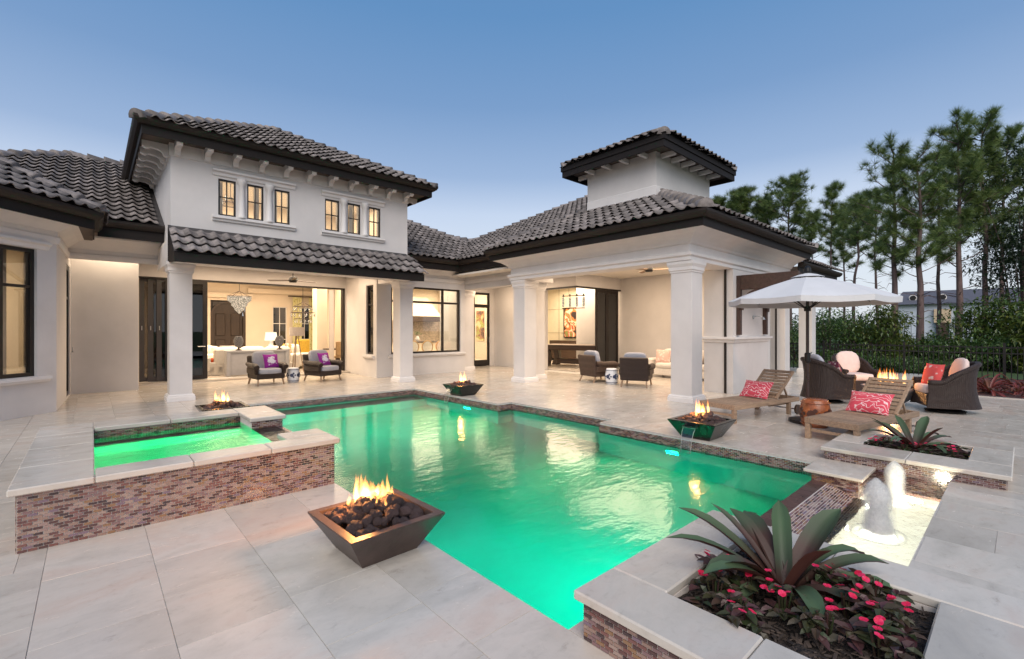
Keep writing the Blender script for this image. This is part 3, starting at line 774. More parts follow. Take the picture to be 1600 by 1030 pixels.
def column(par, cx, cy, w=.40, z1=2.95, pl=.05, cap=.06, z0=0):
    h = w / 2
    s = MB().bbox(cx - h, cx + h, cy - h, cy + h, z0 + .1, z1 - .1, .004).obj('column', STUCCO, par)
    p = MB(); sq = [(cx - h, cy - h), (cx - h, cy + h), (cx + h, cy + h), (cx + h, cy - h)][::-1]
    def ring(pr): 
        q = MB(); q.sweep([sq[i] for i in range(4)], pr, True); return q
    a = ring([(-.02, z0), (pl, z0), (pl, z0 + .08), (pl * .8, z0 + .09), (pl * .8, z0 + .115), (pl * .3, z0 + .14), (-.02, z0 + .14)]); a.obj('plinth', TRIM, s)
    b = ring([(-.02, z1 - .24), (cap * .25, z1 - .23), (cap * .25, z1 - .20), (cap * .55, z1 - .185), (cap * .55, z1 - .12), (cap * .7, z1 - .10), (cap, z1 - .06), (cap, z1 - .001), (-.02, z1 - .001)]); b.obj('capital', TRIM, s)
    return s
def quadroom(x0, x1, y0, y1, z0, z1, skip='', M=None, par=None, wm=CREAM, name='interior_wall'):
    t = .08
    for k, q in (('f', (x0 - t, x1 + t, y0 - t, y0)), ('b', (x0 - t, x1 + t, y1, y1 + t)), ('l', (x0 - t, x0, y0, y1)), ('r', (x1, x1 + t, y0, y1))):
        if k not in skip: part(MB().box(*q, z0, z1, M), name, wm, par)
    part(MB().box(x0 - t, x1 + t, y0 - t, y1 + t, z1, z1 + t, M), 'interior_ceiling', CEIL, par)
    part(MB().box(x0 - t, x1 + t, y0 - t, y1 + t, z0 - .03, z0, M), 'interior_floor', FLOORM, par)

# ---- ground floor walls
A_L = 3.0; MA = wallM((-.48 - .7071 * A_L, 12.07 - .7071 * A_L), R(45))
part(wall_open(MB(), MA, A_L, 0, 3.6, .25, [(.8, 2.66, .69, 2.95)]), 'bay_wall', STUCCO)
window(HOUSE, MA @ T(.8, 0, .69), 1.86, 2.26, (.5, 1.35), (1.59,), .065, .09)
def molding(path, prof, name, mat=TRIM, par=None): return part(MB().sweep(path, prof), name, mat, par)
def along(M, x0, x1): return [((M @ Vector((x0, 0, 0))).x, (M @ Vector((x0, 0, 0))).y), ((M @ Vector((x1, 0, 0))).x, (M @ Vector((x1, 0, 0))).y)]
SILL = [(0, 0), (.05, 0), (.07, .04), (.10, .05), (.10, .10), (0, .10)]
HEAD = [(0, 0), (.03, 0), (.05, .06), (.10, .09), (.10, .13), (0, .13)]
def pz(pr, z): return [(a, b + z) for a, b in pr]
molding(along(MA, .65, 2.84), pz(SILL, .58), 'window_sill'); molding(along(MA, .65, 2.84), pz(HEAD, 2.96), 'window_head')
quadroom(-.5, 3.0, .26, 3.4, .05, 3.1, 'f', MA)
bM = wallM((-.48, 12.07), math.atan2(2.93, .12))
part(wall_open(MB(), bM, 2.93, 0, 3.6, .2, [(1.9, 2.7, .03, 2.95)]), 'side_wall', STUCCO)
dr = window(HOUSE, bM @ T(1.9, 0, .03), .8, 2.92, (), (2.2,), .09, .06, name='side_door', inset=.02)
MB().tube([bM @ Vector((2.5, -.06, 1.0)), bM @ Vector((2.5, -.06, 1.12))], .012).obj('handle', STEEL, dr)
part(MB().box(-.36, .885, 15.0, 16.4, 0, 3.6), 'left_wall', STUCCO)
part(MB().box(-.42, 1.25, 14.25, 14.5, 3.2, 3.6).box(-.42, 1.25, 14.5, 14.995, 3.45, 3.6), 'left_header', STUCCO)
CORN = [(-.02, 3.1), (.03, 3.1), (.05, 3.16), (.05, 3.22), (.02, 3.25), (.02, 3.33), (.08, 3.37), (.2, 3.46), (.36, 3.53), (.42, 3.56), (.42, 3.62), (-.02, 3.62)]
molding([along(MA, 0, 1)[0], (-.48, 12.07), (-.40, 14.24), (1.24, 14.24)], CORN, 'cornice')
sl = MB(); wall_open(sl, wallM((.885, 16.3), 0), 5.87, 0, 3.4, .25, [(.03, 5.835, .05, 2.99)]); part(sl, 'rear_porch_wall', STUCCO)
part(MB().box(.9, 6.74, 15.9, 16.3, 0, .05), 'door_step', TRAV)
part(MB().box(6.75, 7.0, 15.0, 16.29, 0, 3.4), 'porch_return_wall', STUCCO)
nl = MB(); wall_open(nl, wallM((6.66, 15.0), R(-90)), 1.08, 0, 3.68, .22, [(.54, 1.07, .72, 2.95)])
wall_open(nl, wallM((6.66, 13.7), 0), 3.44, 0, 3.68, .22, [(.5, 3.24, .72, 2.95)])
nl.box(9.88, 10.1, 13.92, 15.0, 0, 3.68); part(nl, 'breakfast_nook_wall', STUCCO)
window(HOUSE, wallM((6.66, 15.0), R(-90)) @ T(.54, 0, .72), .53, 2.23, (), (1.61,), .05)
window(HOUSE, wallM((6.66, 13.7), 0) @ T(.5, 0, .72), 2.74, 2.23, (.72, 2.02), (1.73,), .06, bar=.07)
molding([(6.66, 14.55), (6.66, 13.84)], pz(SILL, .58), 'window_sill'); molding([(7.05, 13.7), (10.08, 13.7)], pz(SILL, .60), 'window_sill')
part(MB().box(10.1, 11.49, 15.0, 15.2, 0, 3.4).box(12.35, 12.75, 15.0, 15.2, 0, 3.4).box(11.49, 12.35, 15.0, 15.2, 3.04, 3.4), 'passage_wall', STUCCO)
fd = MB(); 
fm = wallM((11.49, 15.0), 0); fo = window(HOUSE, fm @ T(0, 0, .02), .86, 3.02, (), (2.47,), .09, .06, name='french_door', inset=.03, bar=.14)
MB().box(.09, .77, .031, .089, .09, .26, fm).obj('bottom_rail', BRONZE, fo)
MB().tube([fm @ Vector((.80, -.03, .98)), fm @ Vector((.80, -.03, 1.22))], .014).obj('handle', STEEL, fo)
molding([(6.92, 13.7), (10.1, 13.7), (10.1, 10.3)], [(a, b + .07) for a, b in CORN], 'cornice')
part(MB().box(10.1, 10.55, 10.3, 13.7, 2.97, 3.68), 'passage_header', STUCCO)
for (cx, cy, w) in ((10.36, 14.02, .36), (10.66, 14.16, .24)): column(HOUSE, cx, cy, w, 2.97, .035, .04)
part(MB().box(9.5, 12.7, 10.3, 15.1, 3.4, 3.46), 'passage_ceiling', CEIL)
part(MB().box(1.2, 6.9, 12.5, 16.4, 3.4, 3.46), 'porch_ceiling', CEIL)
part(MB().box(1.2, 7.02, 12.08, 12.48, 2.95, 3.6).box(1.2, 1.55, 12.48, 14.3, 2.95, 3.4).box(6.7, 7.02, 12.48, 13.7, 2.95, 3.4), 'porch_beam', TRIM)
column(HOUSE, 1.42, 12.28); column(HOUSE, 6.81, 12.30, .42)

# stacked sliding panels
for k in range(4):
    x0 = .98 + .19 * k; y = 16.50 - .065 * k
    m = MB(); f = .115; z0, z1 = .06, 2.97; x1 = 2.38 + .06 * k
    m.box(x0, x0 + f, y, y + .05, z0, z1); m.box(x1 - f, x1, y, y + .05, z0, z1); m.box(x0 + f, x1 - f, y, y + .05, z0, z0 + f); m.box(x0 + f, x1 - f, y, y + .05, z1 - f, z1)
    o = part(m, 'sliding_door_panel', DOORFR if k < 3 else BRONZE)
    MB().box(x0 + f, x1 - f, y + .02, y + .028, z0 + f, z1 - f).obj('pane', SMOKE, o)
    MB().tube([(x0 + .06, y - .02, 1.5), (x0 + .06, y - .02, 1.62)], .012).obj('handle', STEEL, o)
    if k == 3: MB().tube([(x1 - .25, y - .03, 1.02), (x1 - .06, y - .03, 1.02)], .014).obj('handle', STEEL, o)
dfm = MB().box(.915, 6.72, 16.31, 16.53, 2.94, 2.988).box(6.66, 6.719, 16.31, 16.53, .05, 2.94)
part(dfm, 'sliding_door_frame', BRONZE)

# ---- upper storey
up = MB(); ops = [(a - 1.25, b - 1.25, 4.11, 4.93) for a, b in ((2.12, 2.47), (2.70, 3.05), (3.29, 3.64), (4.5, 4.88), (5.10, 5.46), (5.70, 6.05))]
wall_open(up, wallM((1.25, 12.2), 0), 5.65, 3.4, 5.55, .25, ops)
up.box(1.25, 1.5, 12.45, 19.5, 3.4, 5.55).box(6.65, 6.9, 12.45, 19.5, 3.4, 5.55).box(1.5, 6.65, 19.25, 19.5, 3.4, 5.55)
part(up, 'upper_wall', STUCCO)
for o in ops: window(HOUSE, wallM((1.25, 12.2), 0) @ T(o[0], 0, o[2]), o[1] - o[0], .82, ((o[1] - o[0]) / 2,), (.42,), .035, .05, inset=.03, bar=.02)
for x0, x1, cs in ((2.0, 3.76, (2.585, 3.17)), (4.4, 6.15, (4.99, 5.58))):
    molding([(x0, 12.2), (x1, 12.2)], pz([(0, 0), (.04, 0), (.05, .04), (.09, .06), (.09, .11), (0, .11)], 3.97), 'window_sill')
    molding([(x0, 12.2), (x1, 12.2)], pz(HEAD, 4.99), 'window_head')
    for c in cs:
        part(MB().lathe([(.1, 4.08), (.1, 4.12), (.075, 4.16), (.068, 4.5), (.06, 4.84), (.09, 4.88), (.1, 4.93), (.1, 4.99)], 14, T(c, 12.185, 0)), 'half_column', TRIM, smooth=True)
quadroom(1.55, 6.6, 12.5, 16, 3.5, 5.4, 'f')
part(MB().sweep([(1.25, 15), (1.25, 12.2), (6.9, 12.2), (6.9, 15)], [(0, 5.22), (.025, 5.225), (.025, 5.5), (0, 5.5)]), 'frieze_band', TRIM)
cb = MB(); pr = [(0, 0), (0, -.27), (.07, -.25), (.10, -.17), (.17, -.135), (.30, -.12), (.33, -.15), (.39, -.155), (.44, -.12), (.45, 0)]
n = len(pr); cb.add([(-.055, -a, b) for a, b in pr] + [(.055, -a, b) for a, b in pr], [tuple(range(n)), tuple(range(n, 2 * n))[::-1]] + [(i, n + i, n + (i + 1) % n, (i + 1) % n) for i in range(n)])
CORB = cb.mesh('corbel', TRIM)
def put(me, name, par, M):
    o = bpy.data.objects.new(name, me); col.objects.link(o); o.parent = par
    if par.name in SITES: o.matrix_parent_inverse = SITES[par.name]
    o.matrix_basis = M; return o
for i in range(11): put(CORB, 'corbel', HOUSE, T(1.36 + .543 * i, 12.174, 5.495))
for i in range(7): put(CORB, 'corbel', HOUSE, T(1.224, 12.42 + .5 * i, 5.495) @ RZ(R(-90)))
put(CORB, 'corbel', HOUSE, T(6.926, 12.5, 5.495) @ RZ(R(90)))

# ---- roofs
PIT = .52
tw, tl = .24, .34
def tilemesh():
    m = MB(); n = 9; L = tl + .06; P = []
    for i in range(n):
        u = i / (n - 1); x = (u - .5) * tw
        z = .029 * math.cos(2 * math.pi * (u - .36)); z = z + .006 * math.cos(4 * math.pi * (u - .36))
        P.append((x, z + .033))
    v = []; 
    for x, z in P: v.append((x, 0, z * 1.05 + .044))
    for x, z in P: v.append((x, L, z * 1.0 - .012))
    for x, z in P: v.append((x, 0.004, z * 1.05 + .030))
    f = [(i, i + 1, n + i + 1, n + i) for i in range(n - 1)] + [(2 * n + i, 2 * n + i + 1, i + 1, i) for i in range(n - 1)]
    return m.add(v, f).mesh('roof_tile', ROOF, True)
TILE = tilemesh()
def capmesh():
    m = MB(); n = 8; v = []
    for (y, r, dz) in ((0, .15, .035), (.05, .145, .03), (.42, .115, 0)):
        for i in range(n + 1):
            a = math.pi * i / n; v.append((r * 1.05 * math.cos(a), y, r * 1.15 * math.sin(a) + dz - .105))
    v2 = [(.0, 0, .0)]
    f = []
    for j in range(2):
        for i in range(n): f.append((j * (n + 1) + i + 1, j * (n + 1) + i, (j + 1) * (n + 1) + i, (j + 1) * (n + 1) + i + 1))
    v.append((0, 0, -.07)); k = len(v) - 1
    for i in range(n): f.append((k, i, i + 1))
    return m.add(v, f).mesh('ridge_tile', ROOF, True)
CAP = capmesh()
htiles, ptiles = [], []
def roofbed(par, polys, name='roof'):
    m = MB()
    for P in polys: m.add(P, [tuple(range(len(P)))])
    return part(m, name, ROOFBED, par)
def tileplane(out, par, eave, u, n, poly, pitch=PIT, rows=99, overhang=.06, ulen=9, over=.0):
    u = Vector((*u, 0)).normalized(); c = 1 / math.sqrt(1 + pitch * pitch)
    V = Vector((n[0] * c, n[1] * c, pitch * c)); N = u.cross(V); E = Vector(eave)
    for r in range(rows):
        d = r * tl * c
        anyin = False
        for i in range(int(ulen / tw) + 1):
            q = E + u * ((i + .5) * tw) + V * (r * tl)
            if not inpoly(q.x + V.x * .20, q.y + V.y * .20, poly): continue
            anyin = True
            p = q - V * overhang + N * (.008 + rnd.uniform(-.004, .004))
            a = rnd.uniform(-.012, .012); U2 = (u + V * a).normalized(); V2 = (V - u * a).normalized()
            out.append((TILE, Matrix(((U2.x, V2.x, N.x, p.x), (U2.y, V2.y, N.y, p.y), (U2.z, V2.z, N.z, p.z), (0, 0, 0, 1))), par))
        if not anyin and r > 3: break
def caps(out, par, a, b, lift=.03):
    a, b = Vector(a), Vector(b); d = (b - a); L = d.length; d.normalize(); x = d.cross(Vector((0, 0, 1))).normalized(); z = x.cross(d)
    k = int(L / .36)
    for i in range(k + 1):
        p = a + d * (i * .36) + z * (lift + rnd.uniform(-.004, .004))
        out.append((CAP, Matrix(((x.x, d.x, z.x, p.x), (x.y, d.y, z.y, p.y), (x.z, d.z, z.z, p.z), (0, 0, 0, 1))), par))
# tower
e = (.62, 7.53, 11.57, 20.1, 5.66); x0, x1, y0, y1, ez = e; hw = (x1 - x0) / 2; ap = (x0 + hw, y0 + hw, ez + PIT * hw); ap2 = (x0 + hw, y1 - hw, ap[2])
TR = roofbed(HOUSE, [[(x0, y0, ez), (x1, y0, ez), ap], [(x1, y0, ez), (x1, y1, ez), ap2, ap], [(x1, y1, ez), (x0, y1, ez), ap2], [(x0, y1, ez), (x0, y0, ez), ap, ap2]], 'upper_roof')
tileplane(htiles, TR, (x0, y0, ez), (1, 0), (0, 1), [(x0, y0), (x1, y0), ap])
tileplane(htiles, TR, (x1, y0, ez), (0, 1), (-1, 0), [(x1, y0), (x1, y1), ap2, ap], rows=2)
caps(htiles, TR, (x0 + .02, y0 + .02, ez + .03), ap); caps(htiles, TR, (x1 - .02, y0 + .02, ez + .03), ap)
GUT = [(-.01, 0), (.05, 0), (.10, .05), (.12, .09), (.12, .14), (-.01, .14)]
def eaves(par, path, gz, fz0, fz1, soffit=None, sname='soffit'):
    part(MB().sweep(path, pz(GUT, gz)), 'gutter', GUTTER, par)
    part(MB().sweep(path, [(-.04, fz0), (-.012, fz0), (-.012, fz1), (-.04, fz1)]), 'fascia', FASCIA, par)
pt = [(x0 + .1, y1), (x0 + .1, y0 + .1), (x1 - .1, y0 + .1), (x1 - .1, y1)]
eaves(HOUSE, pt, 5.58, 5.40, 5.66)
s = MB()
for q in cutrects((x0 + .13, x1 - .13, y0 + .13, y1 - .1), [(1.25, 6.9, 12.2, 19.5)]): s.box(*q, 5.497, 5.52)
part(s, 'soffit', SOFFIT)
# porch eyebrow roof
ey, ez2 = 11.2, 3.06; ptp = (3.74 - ez2) / (12.2 - ey)
PRF = roofbed(HOUSE, [[(1.2, ey, ez2), (6.86, ey, ez2), (6.86, 12.21, ez2 + 1.01 * ptp), (1.2, 12.21, ez2 + 1.01 * ptp)]], 'porch_roof')
tileplane(htiles, PRF, (1.2, ey, ez2), (1, 0), (0, 1), [(1.2, ey - .1), (6.86, ey - .1), (6.86, 12.2), (1.2, 12.2)], ptp, overhang=.05)
part(MB().box(1.2, 6.86, ey, ey + .05, 2.86, 3.05).add([(1.2, ey + .05, 2.86), (1.25, ey + .05, 2.86), (1.25, 12.2, 2.95), (1.2, 12.2, 2.95), (1.2, ey + .05, 3.05), (1.25, ey + .05, 3.05), (1.25, 12.2, 3.72), (1.2, 12.2, 3.72)], [(0, 3, 2, 1), (4, 5, 6, 7), (0, 1, 5, 4), (1, 2, 6, 5), (2, 3, 7, 6), (3, 0, 4, 7)])
     .add([(6.81, ey + .05, 2.86), (6.86, ey + .05, 2.86), (6.86, 12.2, 2.95), (6.81, 12.2, 2.95), (6.81, ey + .05, 3.05), (6.86, ey + .05, 3.05), (6.86, 12.2, 3.72), (6.81, 12.2, 3.72)], [(0, 3, 2, 1), (4, 5, 6, 7), (0, 1, 5, 4), (1, 2, 6, 5), (2, 3, 7, 6), (3, 0, 4, 7)]), 'porch_fascia', FASCIA)
part(MB().box(1.26, 6.8, ey + .051, 12.07, 2.93, 2.95), 'porch_soffit', TRIM)
# left wing main roof
my, mz = 13.2, 3.88; rt = 4.9
Lp = [(-6, my), (1.25, my), (1.25, my + rt), (-.45, my + rt), (-.45 - rt, my)]
LR = roofbed(HOUSE, [[(-5.35, my, mz), (1.25, my, mz), (1.25, my + rt, mz + PIT * rt), (-.45, my + rt, mz + PIT * rt)], [(-.45, my + rt, mz + PIT * rt), (-5.35, my, mz), (-5.35, my + 2 * rt, mz)], [(1.25, my + rt, mz + PIT * rt), (-.45, my + rt, mz + PIT * rt), (-5.35, my + 2 * rt, mz), (1.25, my + 2 * rt, mz)]], 'left_roof')
tileplane(htiles, LR, (-5.35, my, mz), (1, 0), (0, 1), [(-5.35, my - .1), (1.25, my - .1), (1.25, my + rt), (-.45, my + rt)], ulen=6.61)
caps(htiles, LR, (-.45, my + rt, mz + PIT * rt + .03), (1.25, my + rt, mz + PIT * rt + .03)); caps(htiles, LR, (-5.3, my + .05, mz + .06), (-.45, my + rt, mz + PIT * rt + .03))
eaves(HOUSE, [(.1, my + .1), (1.24, my + .1)], 3.74, 3.52, 3.86)
part(MB().box(-.5, 1.24, my + .14, 14.2, 3.60, 3.63), 'soffit', SOFFIT)
# bay roof
bp = .55; bz = 3.74; bc = Vector((.16, 11.84, bz)); ba = Vector((.16 - .7071 * 4.6, 11.84 - .7071 * 4.6, bz)); hp = Vector((-1, .4142, bp)); top = bc + hp * 3.1
btop = ba + Vector((-.7071, .7071, bp)) * 3.1
BR = roofbed(HOUSE, [[ba[:], bc[:], top[:], btop[:]], [bc[:], (.16, 15, bz), (-2.94, 15, bz + bp * 3.1), top[:]]], 'bay_roof')
tileplane(htiles, BR, ba, (.7071, .7071), (-.7071, .7071), [ba[:2], bc[:2], top[:2], btop[:2]], bp, ulen=4.7)
tileplane(htiles, BR, bc, (0, 1), (-1, 0), [bc[:2], (.16, 14.6), (-1.5, 14.6), top[:2]], bp, ulen=2.8, rows=3)
caps(htiles, BR, bc + hp * .02 + Vector((0, 0, .03)), top + Vector((0, 0, .03)), .04)
pb = [(ba.x + .0707, ba.y - .0707 + .14), (bc.x - .1, bc.y + .04), (bc.x - .1, 13.25)]
eaves(HOUSE, pb, 3.60, 3.42, 3.72)
part(MB().prism([(pb[0][0] - .03, pb[0][1] + .03), (pb[1][0] - .04, pb[1][1] + .01), (pb[2][0] - .04, 14.2), (-.47, 14.2), (-.5, 12.1), (-2.6, 9.98)], 3.5, 3.53), 'soffit', SOFFIT)
# kitchen wing (P) and main wing behind (Q)
py, pzz = 13.05, 3.88
PRp = [(6.9, py), (9.34, py), (11.89, 15.6), (10.9, 15.6), (9.56, 16.94), (6.9, 19.6)]
zP = lambda y: pzz + PIT * (y - py)
KR = roofbed(HOUSE, [[(x, y, zP(y)) for x, y in PRp], [(11.89, 15.6, zP(15.6)), (10.9, 15.6, zP(15.6)), (10.9, 20, zP(15.6) - .5), (11.89, 20, zP(15.6) - .5)]], 'kitchen_roof')
tileplane(htiles, KR, (6.9, py, pzz), (1, 0), (0, 1), PRp, ulen=6)
caps(htiles, KR, (11.9, 15.6, zP(15.6) + .03), (10.9, 15.6, zP(15.6) + .03)); caps(htiles, KR, (10.9, 15.6, zP(15.6) + .03), (7.4, 19.1, zP(19.1) + .03))
qx = 9.34; zQ = lambda x: pzz + PIT * (x - qx)
QP = [(qx, 13.05), (11.89, 15.6), (16.4, 11.09), (16.4, 6), (qx, 6)]
MRR = roofbed(HOUSE, [[(qx, 13.05, pzz), (11.89, 15.6, zQ(11.89)), (16.4, 11.09, zQ(16.4)), (16.4, 9.5, zQ(16.4)), (11.5, 9.5, zQ(11.5)), (10, 10.6, zQ(10)), (qx, 10.7, pzz)]], 'main_roof')
tileplane(htiles, MRR, (qx, 15.9, pzz), (0, -1), (1, 0), [(qx - .1, 13.05), (11.89, 15.6), (16.4, 11.09), (16.4, 9.5), (11.6, 9.5), (qx - .1, 9.9)], ulen=6.5)
caps(htiles, MRR, (11.9, 15.6, zQ(11.89) + .03), (16.4, 11.1, zQ(16.4) + .03))
eaves(HOUSE, [(6.92, py + .1), (qx + .1, py + .1), (qx + .1, 10.4)], 3.74, 3.52, 3.86)
part(MB().box(6.92, 10.05, py + .14, 13.69, 3.69, 3.72).box(qx + .14, 10.09, 10.4, py + .14, 3.69, 3.72), 'soffit', SOFFIT)

# ================================================================== pavilion
PP = [(10.5, 10.12), (9.15, 10.12), (9.15, 4.64), (15.3, 4.64)]
ENT = [(-.42, 2.95), (0, 2.95), (.04, 2.96), (.04, 3.03), (.08, 3.06), (.08, 3.12), (.01, 3.145), (.01, 3.29), (.05, 3.31), (.07, 3.35), (.12, 3.40), (.22, 3.47), (.38, 3.53), (.45, 3.55), (.45, 3.60), (-.42, 3.60)]
part(MB().sweep(PP, ENT), 'entablature', TRIM, PAV)
for (cx, cy, w) in ((9.42, 4.84, .47), (9.42, 9.83, .47), (10.22, 10.22, .44)): column(PAV, cx, cy, w, 2.95)
for (x, y) in ((9.80, 9.95), (9.72, 10.08), (11.17, 4.75)): part(MB().box(x, x + .035, y, y + .05, 0, 2.95), 'screen_track', BRONZE, PAV)
part(MB().box(9.5, 15.5, 5.0, 10.6, 3.5, 3.56), 'ceiling', CEIL, PAV)
part(MB().box(15.3, 15.5, 5.25, 12.8, 0, 3.5), 'rear_wall', STUCCO, PAV)
GX, GY = 12.6, 10.55
part(MB().box(GX, GX + .2, 12.1, 14.99, 0, 3.5).box(GX, GX + .2, GY, 12.1, 3.06, 3.5).box(GX + .2, 15.3, GY, GY + .2, 3.06, 3.5), 'games_room_wall', STUCCO, PAV)
part(MB().box(GX - .004, GX + .1, GY - .004, 12.1, 3.0, 3.058).box(GX + .1, 15.29, GY - .004, GY + .1, 3.0, 3.058), 'sliding_door_track', BRONZE, PAV)
sw = MB().box(11.2, 13.4, 4.6, 5.3, 0, 2.949); part(sw, 'shower_wall', STUCCO, PAV)
part(MB().sweep([(11.2, 5.3), (11.2, 4.6), (13.4, 4.6), (13.4, 5.3)], [(0, 1.20), (.03, 1.21), (.05, 1.27), (.09, 1.29), (.09, 1.34), (0, 1.345)]), 'chair_rail', TRIM, PAV)
x0, x1, y0, y1, ez = 8.55, 15.4, 4.0, 10.65, 3.82; hy = (y1 - y0) / 2; apA = (x0 + hy, y0 + hy, ez + PIT * hy); apB = (x1 - hy, y0 + hy, ez + PIT * hy)
VR = roofbed(PAV, [[(x0, y1, ez), (x0, y0, ez), apA], [(x0, y0, ez), (x1, y0, ez), apB, apA], [(x1, y0, ez), (x1, y1, ez), apB], [(x1, y1, ez), (x0, y1, ez), apA, apB]])
tileplane(ptiles, VR, (x0, y1, ez), (0, -1), (1, 0), [(x0 - .1, y1), (x0 - .1, y0), apA[:2]], ulen=y1 - y0)
tileplane(ptiles, VR, (x0, y0, ez), (1, 0), (0, 1), [(x0, y0 - .1), (x1, y0 - .1), apB[:2], apA[:2]], ulen=x1 - x0, rows=4)
caps(ptiles, VR, (x0 + .02, y0 + .02, ez + .04), apA, .04); caps(ptiles, VR, (x0 + .02, y1 - .02, ez + .04), apA, .04); caps(ptiles, VR, (x1 - .02, y0 + .02, ez + .04), apB, .04)
eaves(PAV, [(11.5, y1 - .1), (x0 + .1, y1 - .1), (x0 + .1, y0 + .1), (x1 - .1, y0 + .1), (x1 - .1, 9)], 3.68, 3.52, 3.80)
s = MB()
for q in cutrects((x0 + .13, x1 - .13, y0 + .13, y1 - .13), [(9.2, 15.2, 4.7, 10.1)]): s.box(*q, 3.603, 3.63)
part(s, 'soffit', SOFFIT, PAV)
cw = MB()
for q in cutrects((10.5, 13.45, 6.2, 8.37), [(10.65, 13.3, 6.35, 8.22)]): cw.box(*q, 4.7, 6.05)
CUP = part(cw, 'cupola_wall', STUCCO, PAV)
part(MB().sweep([(10.5, 8.37), (10.5, 6.2), (13.45, 6.2)], [(0, 4.9), (.02, 4.9), (.02, 5.13), (0, 5.15)]), 'cupola_flashing', TRIM, PAV)
x0, x1, y0, y1, ez = 9.93, 14.02, 5.63, 8.94, 6.16; hy = (y1 - y0) / 2; cpt = .5; cA = (x0 + hy, y0 + hy, ez + cpt * hy); cB = (x1 - hy, y0 + hy, ez + cpt * hy)
CR = roofbed(PAV, [[(x0, y1, ez), (x0, y0, ez), cA], [(x0, y0, ez), (x1, y0, ez), cB, cA], [(x1, y0, ez), (x1, y1, ez), cB], [(x1, y1, ez), (x0, y1, ez), cA, cB]], 'cupola_roof')
tileplane(ptiles, CR, (x0, y1, ez), (0, -1), (1, 0), [(x0 - .1, y1), (x0 - .1, y0), cA[:2]], cpt, ulen=y1 - y0)
tileplane(ptiles, CR, (x0, y0, ez), (1, 0), (0, 1), [(x0, y0 - .1), (x1, y0 - .1), cB[:2], cA[:2]], cpt, ulen=x1 - x0, rows=3)
caps(ptiles, CR, (x0 + .05, y0 + .05, ez + .035), (cA[0], cA[1], cA[2] + .01), .0); caps(ptiles, CR, (x0 + .05, y1 - .05, ez + .035), (cA[0], cA[1], cA[2] + .01), .0); caps(ptiles, CR, (x1 - .05, y0 + .05, ez + .035), (cB[0], cB[1], cB[2] + .01), .0)
cpth = [(x1 - .05, y1 - .05), (x0 + .05, y1 - .05), (x0 + .05, y0 + .05), (x1 - .05, y0 + .05), (x1 - .05, y1 - .05)]
part(MB().sweep(cpth, [(-.05, 5.86), (-.01, 5.86), (-.01, 6.02), (.02, 6.025), (.02, 6.17), (-.05, 6.17)]), 'cupola_fascia', FASCIA, PAV)
s = MB()
for q in cutrects((x0 + .11, x1 - .11, y0 + .11, y1 - .11), [(10.5, 13.45, 6.2, 8.37)]): s.box(*q, 6.0, 6.02)
part(s, 'soffit', SOFFIT, PAV)
rf = MB().bbox(-.045, .045, -.40, 0, -.13, 0, .02).mesh('rafter_tail', TRIM)
for i in range(6): put(rf, 'rafter_tail', PAV, T(10.75 + .5 * i, 6.198, 5.995))
for i in range(4): put(rf, 'rafter_tail', PAV, T(10.498, 6.45 + .56 * i, 5.995) @ RZ(R(-90)))
put(rf, 'rafter_tail', PAV, T(10.6, 8.372, 5.995) @ RZ(R(180))); put(rf, 'rafter_tail', PAV, T(13.452, 6.5, 5.995) @ RZ(R(90)))
# loggia beyond
part(MB().box(15.51, 19.4, 4.9, 5.3, 2.95, 3.4).box(15.51, 19.4, 5.3, 9, 3.38, 3.42), 'loggia_beam', STUCCO, PAV)
column(PAV, 15.95, 5.12, .42); column(PAV, 18.95, 5.2, .42)
part(MB().box(15.6, 15.635, 5.1, 5.15, 0, 2.95), 'screen_track', BRONZE, PAV)
LG = roofbed(PAV, [[(15.3, 4.3, 3.5), (19.5, 4.3, 3.5), (19.5, 7, 3.5 + PIT * 2.7), (15.3, 7, 3.5 + PIT * 2.7)]], 'loggia_roof')
tileplane(ptiles, LG, (15.4, 4.3, 3.5), (1, 0), (0, 1), [(15.3, 4.2), (19.5, 4.2), (19.5, 7), (15.3, 7)], ulen=4.1, rows=3)
eaves(PAV, [(15.3, 4.4), (19.45, 4.4), (19.45, 6)], 3.36, 3.2, 3.48)
part(MB().box(15.3, 19.42, 4.44, 4.9, 3.35, 3.37), 'soffit', SOFFIT, PAV)
pieces('roof_tile', htiles, ROOF, HOUSE, 300, True)
pieces('roof_tile', ptiles, ROOF, PAV, 300, True)

# ================================================================== rooms seen through the openings
# living room
lw = MB(); wall_open(lw, wallM((.9, 22.6), 0), 6.9, .05, 3.6, .15, [(2.75, 4.05, .05, 2.75), (5.12, 5.72, .35, 2.55), (6.25, 6.75, .35, 2.55)])
part(lw, 'interior_wall', CREAM)
quadroom(.9, 7.8, 16.56, 22.6, .05, 3.6, 'bf')
part(MB().box(6.55, 6.95, 18.6, 19.1, .05, 3.6), 'interior_pier', CREAM)
part(MB().box(3.4, 5.2, 22.45, 22.59, 2.86, 3.05).box(5.0, 7.8, 22.4, 22.59, 3.1, 3.3), 'interior_molding', CREAM)
fr = MB(); d0 = wallM((3.65, 22.6), 0)
fr.box(0, .1, .02, .2, .05, 2.1, d0).box(1.2, 1.3, .02, .2, .05, 2.1, d0)
arc = [(.65 + .65 * math.cos(a), 2.1 + .62 * math.sin(a)) for a in [math.pi * i / 14 for i in range(15)]]
for (a, b), (c, d) in zip(arc, arc[1:]): fr.add([(a, .02, b), (c, .02, d), (.65 + (c - .65) * .86, .02, 2.1 + (d - 2.1) * .86), (.65 + (a - .65) * .86, .02, 2.1 + (b - 2.1) * .86), (a, .2, b), (c, .2, d), (c, .2, 2.76), (a, .2, 2.76)], [(0, 1, 2, 3), (4, 5, 6, 7), (0, 4, 5, 1)], d0)
